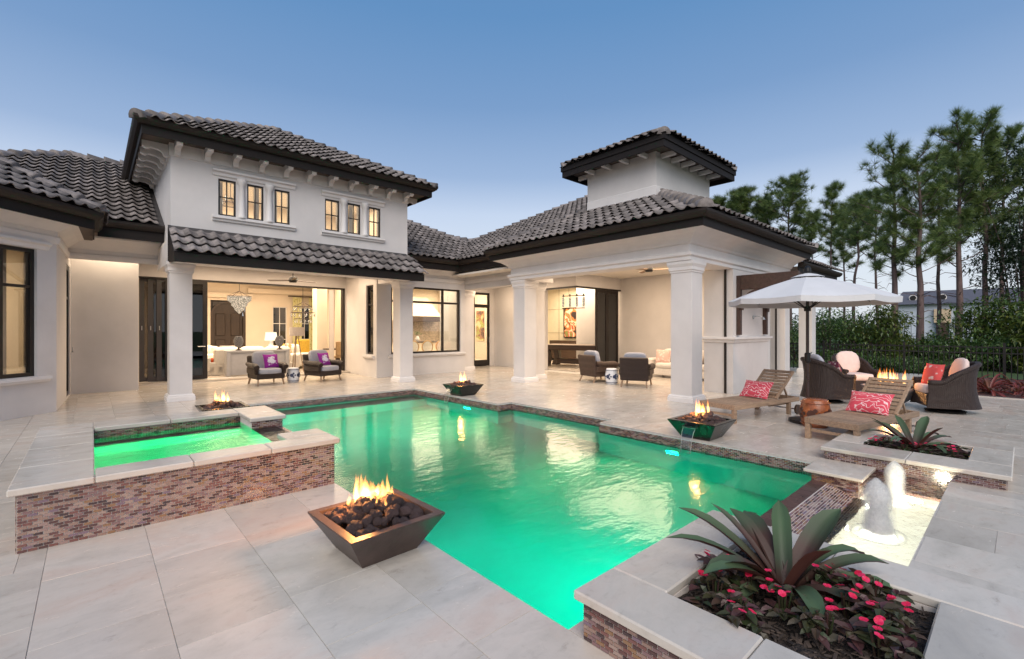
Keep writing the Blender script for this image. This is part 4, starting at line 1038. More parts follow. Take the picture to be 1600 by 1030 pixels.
FDR = part(fr, 'front_door', DOORWOOD)
for i in range(2):
    x = .1 + .55 * i; MB().prism([(x + .0, 0), (x + .55, 0), (x + .55, .06), (x, .06)], .05, 2.66).obj('door_leaf', DOORWOOD, FDR, d0 @ T(0, .12, 0))
    MB().bbox(x + .1, x + .45, .09, .12, .3, 1.1, .02).bbox(x + .1, x + .45, .09, .12, 1.25, 2.2, .02).obj('door_panel', DOORWOOD, FDR, d0)
for x in (5.12, 6.25):
    m = MB(); wdt = .6 if x < 6 else .5
    wo = window(HOUSE, wallM((.9 + x, 22.6), 0) @ T(0, 0, .35), wdt, 2.2, (wdt / 2,), (.72, 1.44), .04, .05, mat=TRIM, gl=SMOKE, bar=.03)
for x in (7.0, 7.72):
    m = MB(); 
    for i in range(12): m.v += [(x - .2 + .035 * i, 22.4 + .04 * math.sin(i * 2.1), .1), (x - .2 + .035 * i, 22.4 + .04 * math.sin(i * 2.1), 3.0)]
    m.f = [(2 * i, 2 * i + 2, 2 * i + 3, 2 * i + 1) for i in range(11)]
    tag(m.obj('curtain', CURTG, smooth=True), 'patterned green gold curtain ' + ('between the two arched windows' if x < 7.5 else 'at the right of the far window'), 'curtain', 'green gold curtains')
m = MB().tube([(6.6, 22.35, 3.03), (7.79, 22.35, 3.03)], .025); tag(m.obj('curtain_rod', DARKWOOD), 'dark wooden curtain rod over the arched window', 'curtain rod')
m = MB()
for i in range(9): m.v += [(6.45 + .02 * (i % 2), 16.62 + .06 * i, .06), (6.45 + .05 * (i % 2), 16.62 + .06 * i, 2.95)]
m.f = [(2 * i, 2 * i + 2, 2 * i + 3, 2 * i + 1) for i in range(8)]
tag(m.obj('curtain', TAUPE, smooth=True), 'pale taupe drape at the right edge of the sliding opening', 'curtain')
m = MB()
for i in range(7): m.v += [(0, .035 * i, 0), (.03 * (i % 2), .035 * i, 2.2)]
def sofa(label, loc, rz, w, fab, back=.85, cush=3, group=None):
    t = thing('sofa', label, 'sofa', loc, rz, group)
    MB().bbox(-w / 2, w / 2, -.42, .45, .08, .30, .02).obj('base', fab, t)
    MB().bbox(-w / 2 + .2, w / 2 - .2, .22, .46, .3, back, .05).obj('backrest', fab, t)
    for s in (-1, 1): MB().bbox(s * w / 2 - .11, s * w / 2 + .11, -.44, .46, .1, .6, .05).obj('arm', fab, t)
    c = (w - .44) / cush
    for i in range(cush):
        x = -w / 2 + .22 + c * (i + .5)
        MB().blob(c / 2 - .006, .34, .09, .3, T(x, -.1, .38)).obj('seat_cushion', fab, t, smooth=True)
        MB().blob(c / 2 - .006, .11, .24, .4, T(x, .17, .66) @ RX(R(-12))).obj('back_cushion', fab, t, smooth=True)
    for sx in (-1, 1):
        for sy in (-.36, .38): MB().box(sx * (w / 2 - .08) - .025, sx * (w / 2 - .08) + .025, sy - .025, sy + .025, 0, .08).obj('leg', DARKWOOD, t)
    return t
def throw(label, mat, loc, rz, tilt, w=.42, h=.42, t=.15, group=None, name='throw_pillow'):
    o = MB().pillow(w, h, t).obj(name, mat, smooth=True); o.matrix_basis = T(*loc) @ RZ(rz) @ RX(tilt)
    return tag(o, label, 'pillow', group)
sofa('long cream sofa with its back to the pool behind the grey console', (4.05, 17.75, .05), R(180), 2.7, WHITEFAB)
sofa('cream sofa seen end on at the right of the living room', (6.0, 19.3, .05), R(90), 2.0, WHITEFAB)
sofa('cream loveseat at the left edge of the living room', (3.0, 20.4, .05), R(-90), 1.6, WHITEFAB, cush=2)
for i, (x, y, mt, lb) in enumerate(((3.35, 17.82, TAUPE, 'taupe striped cushion on the left end of the long sofa'), (5.62, 18.7, TAN, 'front tan cushion on the end-on sofa'), (5.62, 19.15, TAUPE, 'middle taupe cushion on the end-on sofa'), (5.62, 19.55, GOLD, 'mustard cushion on the end-on sofa'))):
    throw(lb, mt, (x, y, .78), R(180 if i == 0 else 70), R(-15), .45, .45, .16)
o = MB().bbox(-.35, .35, -.3, .3, 0, .42, .02).obj('side_table', WHITEFAB); o.location = (2.85, 17.6, .05); tag(o, 'low cream side table left of the long sofa', 'side table')
o = MB().bbox(-.22, .22, -.15, .15, 0, .12, .03).obj('folded_blanket', pm('orange_wool', (.60, .10, .03), .9)); o.location = (2.85, 17.55, .472); tag(o, 'folded orange blanket on the low side table', 'blanket')
t = thing('console_table', 'grey console table standing behind the long sofa', 'console table', (4.05, 16.9, .05))
CONS = pm('grey_linen', (.40, .40, .42), .7, .06, 10)
MB().bbox(-.92, .92, -.18, .18, .74, .80, .01).obj('table_top', CONS, t)
for s in (-1, 1): MB().bbox(s * .86 - .06, s * .86 + .06, -.17, .17, 0, .74, .01).obj('leg', CONS, t)
MB().box(-.8, .8, -.12, -.10, 0.02, .735).obj('front_panel', CONS, t)
def finial(label, loc):
    t = thing('artichoke_finial', label, 'finial', loc, 0, 'artichoke finials on the console')
    MB().lathe([(.09, 0), (.09, .02), (.03, .05), (.025, .09), (.07, .12)], 14).obj('foot', DARKWOOD, t)
    m = MB()
    for r in range(9):
        z = .12 + .036 * r; rad = .115 * math.sin(math.pi * (.12 + .8 * (r + .5) / 9.5)) + .01
        for i in range(10):
            a = 2 * math.pi * (i + .5 * (r % 2)) / 10; M = RZ(a) @ T(rad, 0, z) @ RY(R(18))
            m.add([(0, -.036, 0), (.012, 0, -.01), (0, .036, 0), (.006, 0, .06), (-.05, 0, .02)], [(0, 1, 3), (1, 2, 3), (0, 3, 4), (3, 2, 4)], M)
    m.obj('scales', pm('grey_ceramic', (.16, .16, .17), .5, .3, 20) if 'grey_ceramic' not in MATS else MATS['grey_ceramic'], t)
finial('grey artichoke finial on the left of the console table', (3.50, 16.92, .85)); finial('grey artichoke finial on the right of the console table', (4.72, 16.92, .85))
t = thing('floor_lamp', 'wooden tripod floor lamp with a taupe drum shade', 'floor lamp', (5.3, 17.0, .05))
for i in range(3):
    a = R(90 + 120 * i); MB().tube([(.22 * math.cos(a), .22 * math.sin(a), 0), (.03 * math.cos(a), .03 * math.sin(a), 1.32)], .017).obj('leg', TEAK, t)
MB().lathe([(.24, 1.25), (.24, 1.55)], 24).obj('shade', TAUPE, t)
t = thing('table_lamp', 'white table lamp with a lit shade beyond the sofas', 'table lamp', (5.45, 20.7, .05))
MB().lathe([(.3, .0), (.3, .62)], 16).obj('stand', WHITEFAB, t); MB().lathe([(.1, .62), (.13, .75), (.05, .95), (.03, 1.05)], 14).obj('base', PORC, t, smooth=True); MB().lathe([(.24, 1.02), (.2, 1.36)], 20).obj('shade', SHADE, t)
t = thing('armchair', 'mustard yellow armchair beyond the end-on sofa', 'armchair', (6.9, 20.5, .05), R(30))
MB().bbox(-.35, .35, -.35, .35, .1, .42, .05).obj('seat', GOLD, t); MB().bbox(-.35, .35, .25, .4, .42, 1.05, .05).obj('backrest', GOLD, t)
def chandelier(label, loc, drop, rows, mat, name='chandelier', rod=True):
    t = thing(name, label, 'chandelier', loc)
    MB().tube([(0, 0, 0), (0, 0, -drop)], .008).obj('rod', BLACK, t)
    fm = MB()
    for (r, z) in rows: fm.tube([(r * math.cos(a), r * math.sin(a), -drop - z) for a in [2 * math.pi * i / 20 for i in range(21)]], .012, 5)
    for i in range(6):
        a = i * math.pi / 3; fm.tube([(0, 0, -drop)] + [(rows[0][0] * math.cos(a), rows[0][0] * math.sin(a), -drop - rows[0][1])], .007, 5)
    fm.obj('frame', DARKWOOD, t)
    return t, drop
t, dp = chandelier('tiered bead chandelier hanging before the arched front door', (4.35, 20.9, 3.6), .55, [(.42, .22)], CRYSTAL)
MB().lathe([(.42, -dp - .22), (.41, -dp - .38), (.28, -dp - .5), (.28, -dp - .58), (.17, -dp - .68), (.17, -dp - .74), (.08, -dp - .84), (.02, -dp - .9)], 26).obj('beads', CRYSTAL, t)
t, dp = chandelier('round crystal chandelier of glass drops at the right of the living room', (6.15, 19.0, 3.6), 1.0, [(.34, .18), (.42, .42), (.30, .66)], CRYSTAL)
for r, z in ((.34, .22), (.42, .46), (.30, .70)):
    for i in range(12):
        a = 2 * math.pi * i / 12; MB().lathe([(.004, -dp - z - .13), (.03, -dp - z - .07), (.012, -dp - z)], 6, T(r * math.cos(a), r * math.sin(a), 0)).obj('crystal_drop', CRYSTAL if i % 2 else GLASS, t)
t = thing('dining_table', 'round dining table at the far right of the living room', 'table', (7.1, 17.9, .05)); MB().lathe([(.55, .7), (.55, .74)], 24).obj('table_top', DARKWOOD, t); MB().lathe([(.3, 0), (.08, .1), (.08, .7)], 12).obj('pedestal', DARKWOOD, t)
for i, (x, y) in enumerate(((6.8, 17.05), (7.25, 17.2))):
    t = thing('dining_chair', ('left' if i == 0 else 'right') + ' tan upholstered chair of the pair by the drape', 'dining chair', (x, y, .05), R(180), 'tan dining chairs')
    MB().bbox(-.2, .2, -.2, .2, .42, .5, .02).obj('seat', TAN, t); MB().bbox(-.2, .2, .17, .23, .5, 1.02, .02).obj('backrest', TAN, t)
    for sx in (-1, 1):
        for sy in (-1, 1): MB().box(sx * .17 - .02, sx * .17 + .02, sy * .17 - .02, sy * .17 + .02, 0, .42).obj('leg', DARKWOOD, t)
# kitchen
quadroom(7.9, 14.5, 15.22, 19.8, .05, 3.5, 'fl')
part(MB().box(6.9, 10.0, 13.93, 15.0, .0, .05).box(6.7, 10.1, 13.93, 15.2, 3.5, 3.58), 'nook_floor', FLOORM)
t = thing('range_hood', 'plaster kitchen hood with a dark wooden band', 'range hood', (11.6, 19.4, 1.9))
MB().add([(-1.0, -.4, .25), (1.0, -.4, .25), (1.0, .38, .25), (-1.0, .38, .25), (-.45, .0, 1.15), (.45, .0, 1.15), (.45, .38, 1.15), (-.45, .38, 1.15)], [(0, 1, 5, 4), (1, 2, 6, 5), (3, 0, 4, 7), (4, 5, 6, 7)]).obj('canopy', CREAM, t)
MB().bbox(-1.04, 1.04, -.44, .38, 0, .25, .02).obj('band', DARKWOOD, t)
t = thing('kitchen_island', 'kitchen island with a dark counter behind the nook window', 'kitchen island', (11.3, 18.0, .05))
MB().bbox(-1.3, 1.3, -.45, .45, 0, .9, .01).obj('cabinet', CREAM, t); MB().bbox(-1.36, 1.36, -.5, .5, .9, .95, .01).obj('counter', DARKWOOD, t)
part(MB().box(10.4, 13.0, 19.70, 19.79, .9, 1.95), 'backsplash', pm('stone_backsplash', (.36, .29, .23), .5, .4, 12))
for i, x in enumerate((9.3, 9.95, 10.6)):
    t = thing('bar_chair', ('left', 'middle', 'right')[i] + ' round-backed pale chair behind the nook window', 'chair', (x, 16.2, .05), R(180), 'round-backed kitchen chairs')
    MB().bbox(-.22, .22, -.2, .2, .44, .5, .02).obj('seat', WHITEFAB, t)
    a = [(.25 * math.cos(q) , .2, .78 + .24 * math.sin(q)) for q in [2 * math.pi * k / 16 for k in range(17)]]
    MB().tube(a, .025, 6).obj('back_ring', TAN, t); MB().lathe([(.22, 0), (.22, .02)], 16, T(0, .21, .78) @ RX(R(90))).obj('back_pad', WHITEFAB, t)
    for sx in (-1, 1):
        for sy in (-1, 1): MB().box(sx * .18 - .02, sx * .18 + .02, sy * .17 - .02, sy * .17 + .02, 0, .45).obj('leg', TAN, t)
def plantpot(label, loc, mat):
    t = thing('vase', label, 'vase', loc); MB().lathe([(.06, 0), (.1, .1), (.06, .2), (.05, .24)], 12).obj('pot', PORC, t, smooth=True)
    m = MB()
    for i in range(60):
        d = Vector((rnd.uniform(-1, 1), rnd.uniform(-1, 1), rnd.uniform(-.3, 1))).normalized() * rnd.uniform(.05, .17)
        M = T(d.x, d.y, .33 + d.z) @ RZ(rnd.random() * 6.3) @ RX(rnd.uniform(-1, 1)); m.add([(-.03, 0, 0), (.03, 0, 0), (0, .08, 0)], [(0, 1, 2)], M)
    m.obj('leaves', mat, t)
plantpot('small potted plant at the right of the kitchen counter', (12.3, 17.75, 1.0), LEAFY); plantpot('white flower vase on the kitchen island', (10.5, 17.7, 1.0), LEAF)
o = MB().box(0, .6, 0, .05, 0, 1.5).obj('painting', ART2); o.location = (14.46, 18.65, .95); o.rotation_euler = (0, 0, R(-90)); tag(o, 'tall green and brown painting seen through the French door', 'painting')
part(MB().box(13.0, 13.1, 17.3, 19.79, .05, 3.5) if 0 else MB().box(12.95, 13.05, 19.4, 19.79, .05, 3.5), 'interior_pier', CREAM)
# games room
part(MB().box(17.0, 17.08, 10.75, 16.38, .05, 3.5), 'interior_wall', PANEL, PAV); part(MB().box(14.62, 17.0, 16.3, 16.38, .05, 3.5), 'interior_wall', PANEL, PAV); part(MB().box(12.82, 17.0, 10.68, 10.74, .05, 3.5) if 0 else MB().box(15.51, 17.0, 10.66, 10.74, .05, 3.5), 'interior_wall', PANEL, PAV)
part(MB().box(12.81, 17.0, 10.76, 15.0, .0, .05).box(14.7, 17.0, 15.0, 16.29, 0, .05), 'interior_floor', FLOORM, PAV); part(MB().box(12.81, 17.0, 10.76, 14.99, 3.51, 3.58).box(14.7, 17.0, 14.99, 16.29, 3.51, 3.58), 'interior_ceiling', CEIL, PAV)
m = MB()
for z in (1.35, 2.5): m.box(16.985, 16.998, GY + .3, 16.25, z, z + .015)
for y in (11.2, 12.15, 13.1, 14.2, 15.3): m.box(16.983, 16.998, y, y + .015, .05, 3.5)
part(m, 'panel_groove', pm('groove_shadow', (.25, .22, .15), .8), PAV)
t = thing('painting', 'large abstract painting of a pear shape above the pool table', 'painting', (16.94, 14.4, 1.85), R(-90))
MB().box(-.52, .52, 0, .03, -.68, .68).obj('canvas', ART, t); fm = MB()
for q in ((-.56, -.52, -.72, .72), (.52, .56, -.72, .72), (-.52, .52, .68, .72), (-.52, .52, -.72, -.68)): fm.box(q[0], q[1], -.02, .04, q[2], q[3])
fm.obj('frame', BLACK, t)
t = thing('pool_table', 'dark wooden pool table with heavy scroll legs', 'pool table', (14.4, 12.15, .05), R(15))
MB().bbox(-.7, .7, -1.3, 1.3, .66, .86, .03).obj('cabinet', DARKWOOD, t); MB().box(-.58, .58, -1.18, 1.18, .861, .866).obj('cloth', pm('grey_baize', (.30, .24, .2), .9), t)
MB().bbox(-.74, .74, -1.34, 1.34, .82, .859, .015).obj('rail', DARKWOOD, t)
for sx in (-1, 1):
    for sy in (-1, 1):
        pr = [(0, 0), (.28, 0), (.26, .12), (.16, .3), (.2, .5), (.34, .66), (.0, .66), (-.06, .3)]
        M = T(sx * .42, sy * .9, 0) @ (RZ(R(90)) if sy > 0 else RZ(R(-90)))
        MB().add([(a, -.1, b) for a, b in pr] + [(a, .1, b) for a, b in pr], [tuple(range(8)), tuple(range(8, 16))[::-1]] + [(i, 8 + i, 8 + (i + 1) % 8, (i + 1) % 8) for i in range(8)], M).obj('leg', DARKWOOD, t)
MB().bbox(-.25, .25, -.7, .7, .1, .3, .02).obj('stretcher', DARKWOOD, t)
t = thing('sideboard', 'dark sideboard against the panelled wall under the painting', 'sideboard', (16.65, 14.3, .05)); MB().bbox(-.25, .25, -1.1, 1.1, .1, .95, .01).obj('cabinet', DARKWOOD, t)
for sy in (-1, 1): MB().box(-.2, .2, sy * 1.0 - .04, sy * 1.0 + .04, 0, .1).obj('leg', DARKWOOD, t)
t = thing('pendant_light', 'four-cylinder glowing pendant over the pool table', 'pendant light', (14.4, 12.2, 3.5), R(15))
MB().bar((0, -.5, -.62), (0, .5, -.62), .03, .03).bar((0, -.5, -1.12), (0, .5, -1.12), .03, .03).obj('frame', BLACK, t)
for i in range(4):
    y = -.45 + .3 * i; MB().tube([(0, y, -.55), (0, y, -.65)], .03).obj('cap', BLACK, t); MB().lathe([(.05, -1.06), (.05, -.68)], 14, T(0, y, 0)).obj('glass_tube', CRYSTAL, t)
for y in (-.2, .2): MB().tube([(0, y, 0), (0, y, -.62)], .006).obj('rod', BLACK, t)
t = thing('cue_rack', 'pool cues leaning on the panelled wall', 'cue rack', (16.9, 12.3, .05))
for i in range(3): MB().tube([(-.12, .05 * i, 0), (.12, .05 * i - .03, 1.5)], [.014, .006]).obj('cue', TEAK, t)
for i, x in enumerate((13.75, 14.5)):
    m = MB(); y = GY + .02 + .05 * i; w = .72
    m.box(x, x + .1, y, y + .045, .05, 3.0).box(x + w - .1, x + w, y, y + .045, .05, 3.0).box(x + .1, x + w - .1, y, y + .045, .05, .2).box(x + .1, x + w - .1, y, y + .045, 2.88, 3.0)
    o = part(m, 'sliding_door_panel', BRONZE, PAV); MB().box(x + .1, x + w - .1, y + .02, y + .026, .2, 2.88).obj('pane', SMOKE, o)
# room lamps
WARM = (1, .79, .56)
for nm, loc, pw, sz, sy in (('living_room_lamp', (4.0, 18.8, 3.52), 265, 4.5, 3.6), ('living_room_lamp', (7.2, 18.5, 3.52), 30, .8, 2), ('kitchen_lamp', (11.5, 17.4, 3.42), 235, 5.5, 3), ('nook_lamp', (8.4, 14.5, 3.4), 40, 2.2, .6), ('games_room_lamp', (15.3, 13.2, 3.42), 150, 2.5, 4),
        ('tower_room_lamp', (4.1, 14.2, 5.3), 90, 4.5, 2.4), ('pavilion_lamp', (12.2, 7.6, 3.45), 112, 3.5, 3.5), ('porch_lamp', (4.0, 14.6, 3.35), 74, 4.6, 2), ('passage_lamp', (11.2, 12.8, 3.35), 46, 1.6, 3)):
    lamp(nm, 'AREA', loc, pw * 2.1, (1, .76, .53) if nm in ('pavilion_lamp', 'porch_lamp', 'passage_lamp') else WARM, sz, (loc[0], loc[1], 0), size_y=sy)
p = MA @ Vector((1.6, 1.8, 3.0)); lamp('bay_room_lamp', 'AREA', p, 70, (1, .76, .5), 1.8, (p.x, p.y, 0))
lamp('loggia_lamp', 'AREA', (16.6, 6.2, 3.3), 30, WARM, 1.5, (16.6, 6.2, 0))
lamp('left_wall_fill', 'AREA', (.4, 14.70, 3.42), 11, WARM, 1.3, (.4, 14.72, 0), size_y=.3)  # added fill, no fixture there; hidden behind the header to warm the wall
m = MB()
for i in range(8): 
    q = MA @ Vector((2.25 + .045 * i, .45 + .03 * math.sin(i * 2.2), 0)); m.v += [(q.x, q.y, .06), (q.x, q.y, 3.05)]
m.f = [(2 * i, 2 * i + 2, 2 * i + 3, 2 * i + 1) for i in range(7)]
tag(m.obj('curtain', TAUPE, smooth=True), 'pale drape inside the bay window at the left edge', 'curtain')
q = MA @ Vector((1.9, 3.36, 1.25)); o = MB().bbox(-.09, .09, -.02, .02, -.06, .06, .005).obj('thermostat', PORC); o.matrix_basis = T(*q) @ RZ(R(45)); tag(o, 'small white wall thermostat seen through the bay window', 'thermostat')

for i, (x, w_) in enumerate(((2.16, .12), (2.93, .12), (3.33, .13), (4.54, .14), (5.31, .13), (5.74, .13))):
    m = MB()
    for k in range(9): m.v += [(x + w_ * k / 8, 12.62 + .03 * (k % 2), 3.9), (x + w_ * k / 8, 12.62 + .03 * (k % 2), 5.05)]
    m.f = [(2 * k, 2 * k + 2, 2 * k + 3, 2 * k + 1) for k in range(8)]
    tag(m.obj('curtain', WHITEFAB), 'pale curtain behind the ' + ('first', 'second', 'third', 'fourth', 'fifth', 'last')[i] + ' upper storey window from the left', 'curtain', 'curtains in the upper windows')
t, dp = chandelier('small chandelier glimpsed through the upper left windows', (2.75, 14.2, 5.4), .35, [(.3, .2)], CRYSTAL)
for i in range(6): MB().lathe([(.02, -dp - .16), (.03, -dp - .05)], 8, T(.3 * math.cos(i * 1.047), .3 * math.sin(i * 1.047), 0)).obj('candle_bulb', SHADE, t)

# ================================================================== terrace furniture
def fan(label, loc, mat, rot, drop, wood=False):
    t = thing('ceiling_fan', label, 'ceiling fan', loc, rot)
    MB().tube([(0, 0, 0), (0, 0, -drop)], .018).obj('rod', BLACK, t); MB().lathe([(.03, -drop), (.1, -drop - .05), (.13, -drop - .13), (.09, -drop - .19)], 18).obj('motor', BLACK, t)
    for i in range(3): MB().bbox(.1, .72, -.065, .065, -.008, .008, .006, RZ(i * 2.0944) @ T(0, 0, -drop - .13) @ RX(R(10))).obj('blade', mat, t)
fan('dark three-bladed ceiling fan under the porch of the main house', (4.35, 14.3, 3.4), DARKWOOD, .3, .32)
fan('brown ceiling fan under the pavilion ceiling', (11.98, 7.3, 3.5), TEAK, .9, .12)

def armchair(label, loc, rz, wk, group, seat=GREYFAB, backc=GREYFAB):
    t = thing('wicker_armchair', label, 'armchair', loc, rz, group)
    MB().bbox(-.36, .36, -.40, .36, .17, .31, .015).obj('seat_frame', wk, t)
    M = T(0, .33, .17) @ RX(R(-10)); MB().bbox(-.37, .37, -.045, .045, 0, .62, .02, M).obj('backrest', wk, t)
    for s in (-1, 1):
        m = MB().bbox(s * .36 - .045, s * .36 + .045, -.36, .36, .30, .47, .02); m.tube([(s * .37, -.43, .49), (s * .37, -.3, .53), (s * .37, .1, .53), (s * .37, .36, .56)], [.07, .075, .07, .06], 10); m.obj('arm', wk, t)
        for y, k in ((-.34, -.05), (.34, .08)): MB().bar((s * .31, y, .18), (s * .33, y + k, 0), .035, .035).obj('leg', TEAK, t)
    MB().blob(.30, .36, .075, .3, T(0, -.06, .375)).obj('seat_cushion', seat, t, smooth=True)
    MB().blob(.30, .085, .25, .4, T(0, .21, .66) @ RX(R(-12))).obj('back_cushion', backc, t, smooth=True)
    return t
G1 = 'dark wicker armchairs under the porch'
armchair('wicker armchair with purple pillow nearer the square porch column', (3.62, 14.2, 0), R(3), WICKER, G1)
armchair('wicker armchair with purple pillow right of the white drum stool', (5.12, 14.05, 0), R(16), WICKER, G1)
throw('purple pillow with a white bloom on the left porch armchair', PURPLEBLOOM, (3.72, 14.13, .64), R(8), R(-20), .40, .40, .14)
throw('purple pillow with a white bloom on the right porch armchair', PURPLEBLOOM, (5.13, 13.98, .64), R(20), R(-20), .40, .40, .14)
G2 = 'brown wicker armchairs in the pavilion'
armchair('brown wicker armchair in the pavilion facing the pool table', (11.05, 8.42, 0), R(76), WICKERB, G2)
armchair('dark wicker armchair in the pavilion seen from behind near the corner column', (10.95, 7.05, 0), R(113), WICKER, G2)
throw('plum patterned pillow on the pavilion armchair by the corner column', PLUMFLOR, (11.15, 7.14, .62), R(113), R(-18), .4, .4, .14)
sofa('white skirted sofa in the pavilion with a red patterned pillow', (13.75, 6.9, 0), R(-90), 2.5, WHITEFAB)
throw('red floral pillow on the white pavilion sofa', CORALFLOR, (13.55, 6.75, .66), R(-90), R(-18), .46, .42, .15)
throw('peach floral pillow at the far end of the pavilion sofa', PEACHFLOR, (13.55, 7.75, .66), R(-80), R(-18), .48, .46, .16)
t = thing('dining_chair', 'dark framed dining chair behind the pavilion sofa', 'dining chair', (14.85, 6.6, 0), R(60)); MB().bbox(-.22, .22, -.22, .22, .43, .5, .02).obj('seat', WHITEFAB, t); MB().bbox(-.22, .22, .18, .24, .5, 1.05, .02).obj('backrest', DARKWOOD, t)
for sx in (-1, 1):
    for sy in (-1, 1): MB().box(sx * .19 - .02, sx * .19 + .02, sy * .19 - .02, sy * .19 + .02, 0, .44).obj('leg', DARKWOOD, t)
t = thing('outdoor_cabinet', 'dark wooden outdoor kitchen cabinet beyond the shower wall', 'cabinet', (14.6, 5.75, 0)); MB().bbox(-.4, .4, -.3, .3, .0, .88, .01).obj('body', PERGOLA, t); MB().bbox(-.43, .43, -.33, .33, .88, .92, .008).obj('counter', TRAV, t)

def stool(label, loc, r, h, mat, holem, group=None, name='garden_stool'):
    t = thing(name, label, 'garden stool', loc, 0, group)
    pr = [(r * .78, 0), (r * .82, .02), (r * .9, h * .18), (r, h * .4), (r, h * .6), (r * .9, h * .82), (r * .82, h - .02), (r * .76, h)]
    MB().lathe(pr, 24).obj('body', mat, t, smooth=True)
    m = MB()
    for i in range(6):
        for (dz, s, da) in ((.5, .055, 0), (.62, .03, .26), (.38, .03, .26), (.5, .026, .52)):
            a = i * 1.0472 + da; M = RZ(a) @ T(r * .965, 0, h * dz) @ RY(R(90)); m.lathe([(s * r / .19, 0), (s * r / .19, r * .055)], 8, M)
    m.obj('pierced_pattern', holem, t)
    for z in (.12, .88): MB().tube([(r * .93 * math.cos(a), r * .93 * math.sin(a), h * z) for a in [2 * math.pi * k / 24 for k in range(25)]], .008, 5).obj('band', holem if mat is PORC else mat, t)
G3 = 'white pierced drum stools'
stool('white and blue pierced drum stool between the two porch armchairs', (4.33, 14.2, 0), .175, .42, PORC, PORCB, G3)
stool('white and blue pierced drum stool between the pavilion armchairs', (10.75, 7.72, 0), .18, .44, PORC, PORCB, G3)
stool('orange brown carved drum stool between the two teak loungers', (8.42, 2.20, 0), .21, .43, TERRA, TERRAD)

def lounger(label, loc, rz, group):
    t = thing('teak_lounger', label, 'sun lounger', loc, rz, group)        # foot end at x=0, width along +y
    L, W, H = 1.95, .66, .30
    for y in (.0225, W - .0225): MB().bbox(0, L, y - .0225, y + .0225, H - .085, H - .005, .004).obj('side_rail', TEAK, t)
    MB().bbox(.0, .045, .046, W - .046, H - .085, H - .005, .004).obj('foot_rail', TEAK, t); MB().bbox(L - .045, L, .046, W - .046, H - .085, H - .005, .004).obj('head_rail', TEAK, t)
    k = 14; sl = MB().bbox(-.04, .04, .05, W - .05, 0, .018, .003).mesh('slat', TEAK)
    for i in range(k): put(sl, 'slat', t, T(.098 + .087 * i, 0, H - .02))
    for x in (.035, L - .3):
        for y in (.035, W - .035):
            if x > 1: MB().bbox(x - .03, x + .03, y - .03, y + .03, .0, H - .086, .004).obj('leg', TEAK, t)
            else: MB().bbox(x - .03, x + .035, y - .03, y + .03, 0, H - .086, .004).obj('leg', TEAK, t)
    MB().bbox(.04, .06, .066, W - .066, .10, .14, .003).obj('stretcher', TEAK, t); MB().bar((1.1, .08, .19), (1.66, .08, .19), .03, .03).obj('stretcher', TEAK, t)
    M = T(1.30, 0, H - .01) @ RY(R(-39)); 
    for y in (.07, W - .07): MB().bbox(0, .73, y - .02, y + .02, -.02, .02, .004, M).obj('back_rail', TEAK, t)
    bsl = MB().bbox(-.031, .031, .09, W - .09, -.009, .009, .003).mesh('back_slat', TEAK)
    for i in range(9): put(bsl, 'back_slat', t, M @ T(.04 + .083 * i, 0, .005))
    for y in (.1, W - .1): MB().bar((1.74, y, .27), (1.60, y, .27 + .23), .025, .025).obj('prop', TEAK, t)
    for y in (-.035, W + .035): MB().lathe([(.085, -.016), (.085, .016)], 20, T(L - .14, y, .085) @ RX(R(90))).obj('wheel', DARKWOOD, t)
    MB().tube([(L - .14, -.05, .085), (L - .14, W + .05, .085)], .012).obj('axle', STEEL, t)
    return t
lounger('teak lounger with pink pillow beside the fire bowl with the water spout', (7.66, 3.12, 0), R(-11), 'teak sun loungers')
lounger('teak lounger with pink pillow right behind the far planter', (7.28, 1.42, 0), R(-11), 'teak sun loungers')
throw('pink swirl pillow on the lounger nearer the corner column', PINKSWIRL, (8.83, 3.22, .45), R(-101), R(-38), .52, .36, .15)
throw('pink swirl pillow on the lounger behind the planter', PINKSWIRL, (8.45, 1.52, .45), R(-101), R(-38), .54, .36, .15)

t = thing('patio_umbrella', 'open white patio umbrella on a dark pole', 'umbrella', (8.69, 2.38, 0), .2)
MB().lathe([(.27, 0), (.27, .05), (.08, .08), (.06, .25)], 24).obj('base', BLACK, t)
MB().tube([(0, 0, .05), (0, 0, 2.40)], .024, 12).obj('pole', pm('dark_pole', (.04, .022, .02), .3, .2), t)
cn = MB(); N = 8; Rr = 1.2; rings = [(.03, 2.41), (.22, 2.36), (.52, 2.27), (.86, 2.15), (1.08, 2.065), (Rr, 2.015)]
sub = 4; tot = N * sub
for r, z in rings:
    for i in range(tot):
        a = 2 * math.pi * i / tot; f = (i % sub) / sub; sag = math.sin(math.pi * f)
        rr2 = r * (1 - .076 * sag); cn.v.append((rr2 * math.cos(a), rr2 * math.sin(a), z - .02 * sag * (r / Rr)))
for j in range(len(rings) - 1):
    for i in range(tot): cn.f.append((j * tot + i, j * tot + (i + 1) % tot, (j + 1) * tot + (i + 1) % tot, (j + 1) * tot + i))
k0 = (len(rings) - 1) * tot
for i in range(tot): v = cn.v[k0 + i]; cn.v.append((v[0] * .995, v[1] * .995, v[2] - .085))
for i in range(tot): cn.f.append((k0 + i, k0 + (i + 1) % tot, k0 + tot + (i + 1) % tot, k0 + tot + i))
cn.obj('canopy', CANVAS, t)
vt = MB(); vt.lathe([(.24, 2.375), (.14, 2.415), (.04, 2.44)], 24); vt.obj('top_vent', CANVAS, t)
for i in range(N):
    a = 2 * math.pi * i / N; c, s = math.cos(a), math.sin(a)
    MB().bar((.03 * c, .03 * s, 2.36), (1.17 * c, 1.17 * s, 2.003), .016, .022).obj('rib', BLACK, t); MB().bar((.03 * c, .03 * s, 1.86), (.52 * c, .52 * s, 2.235), .014, .014).obj('strut', BLACK, t)
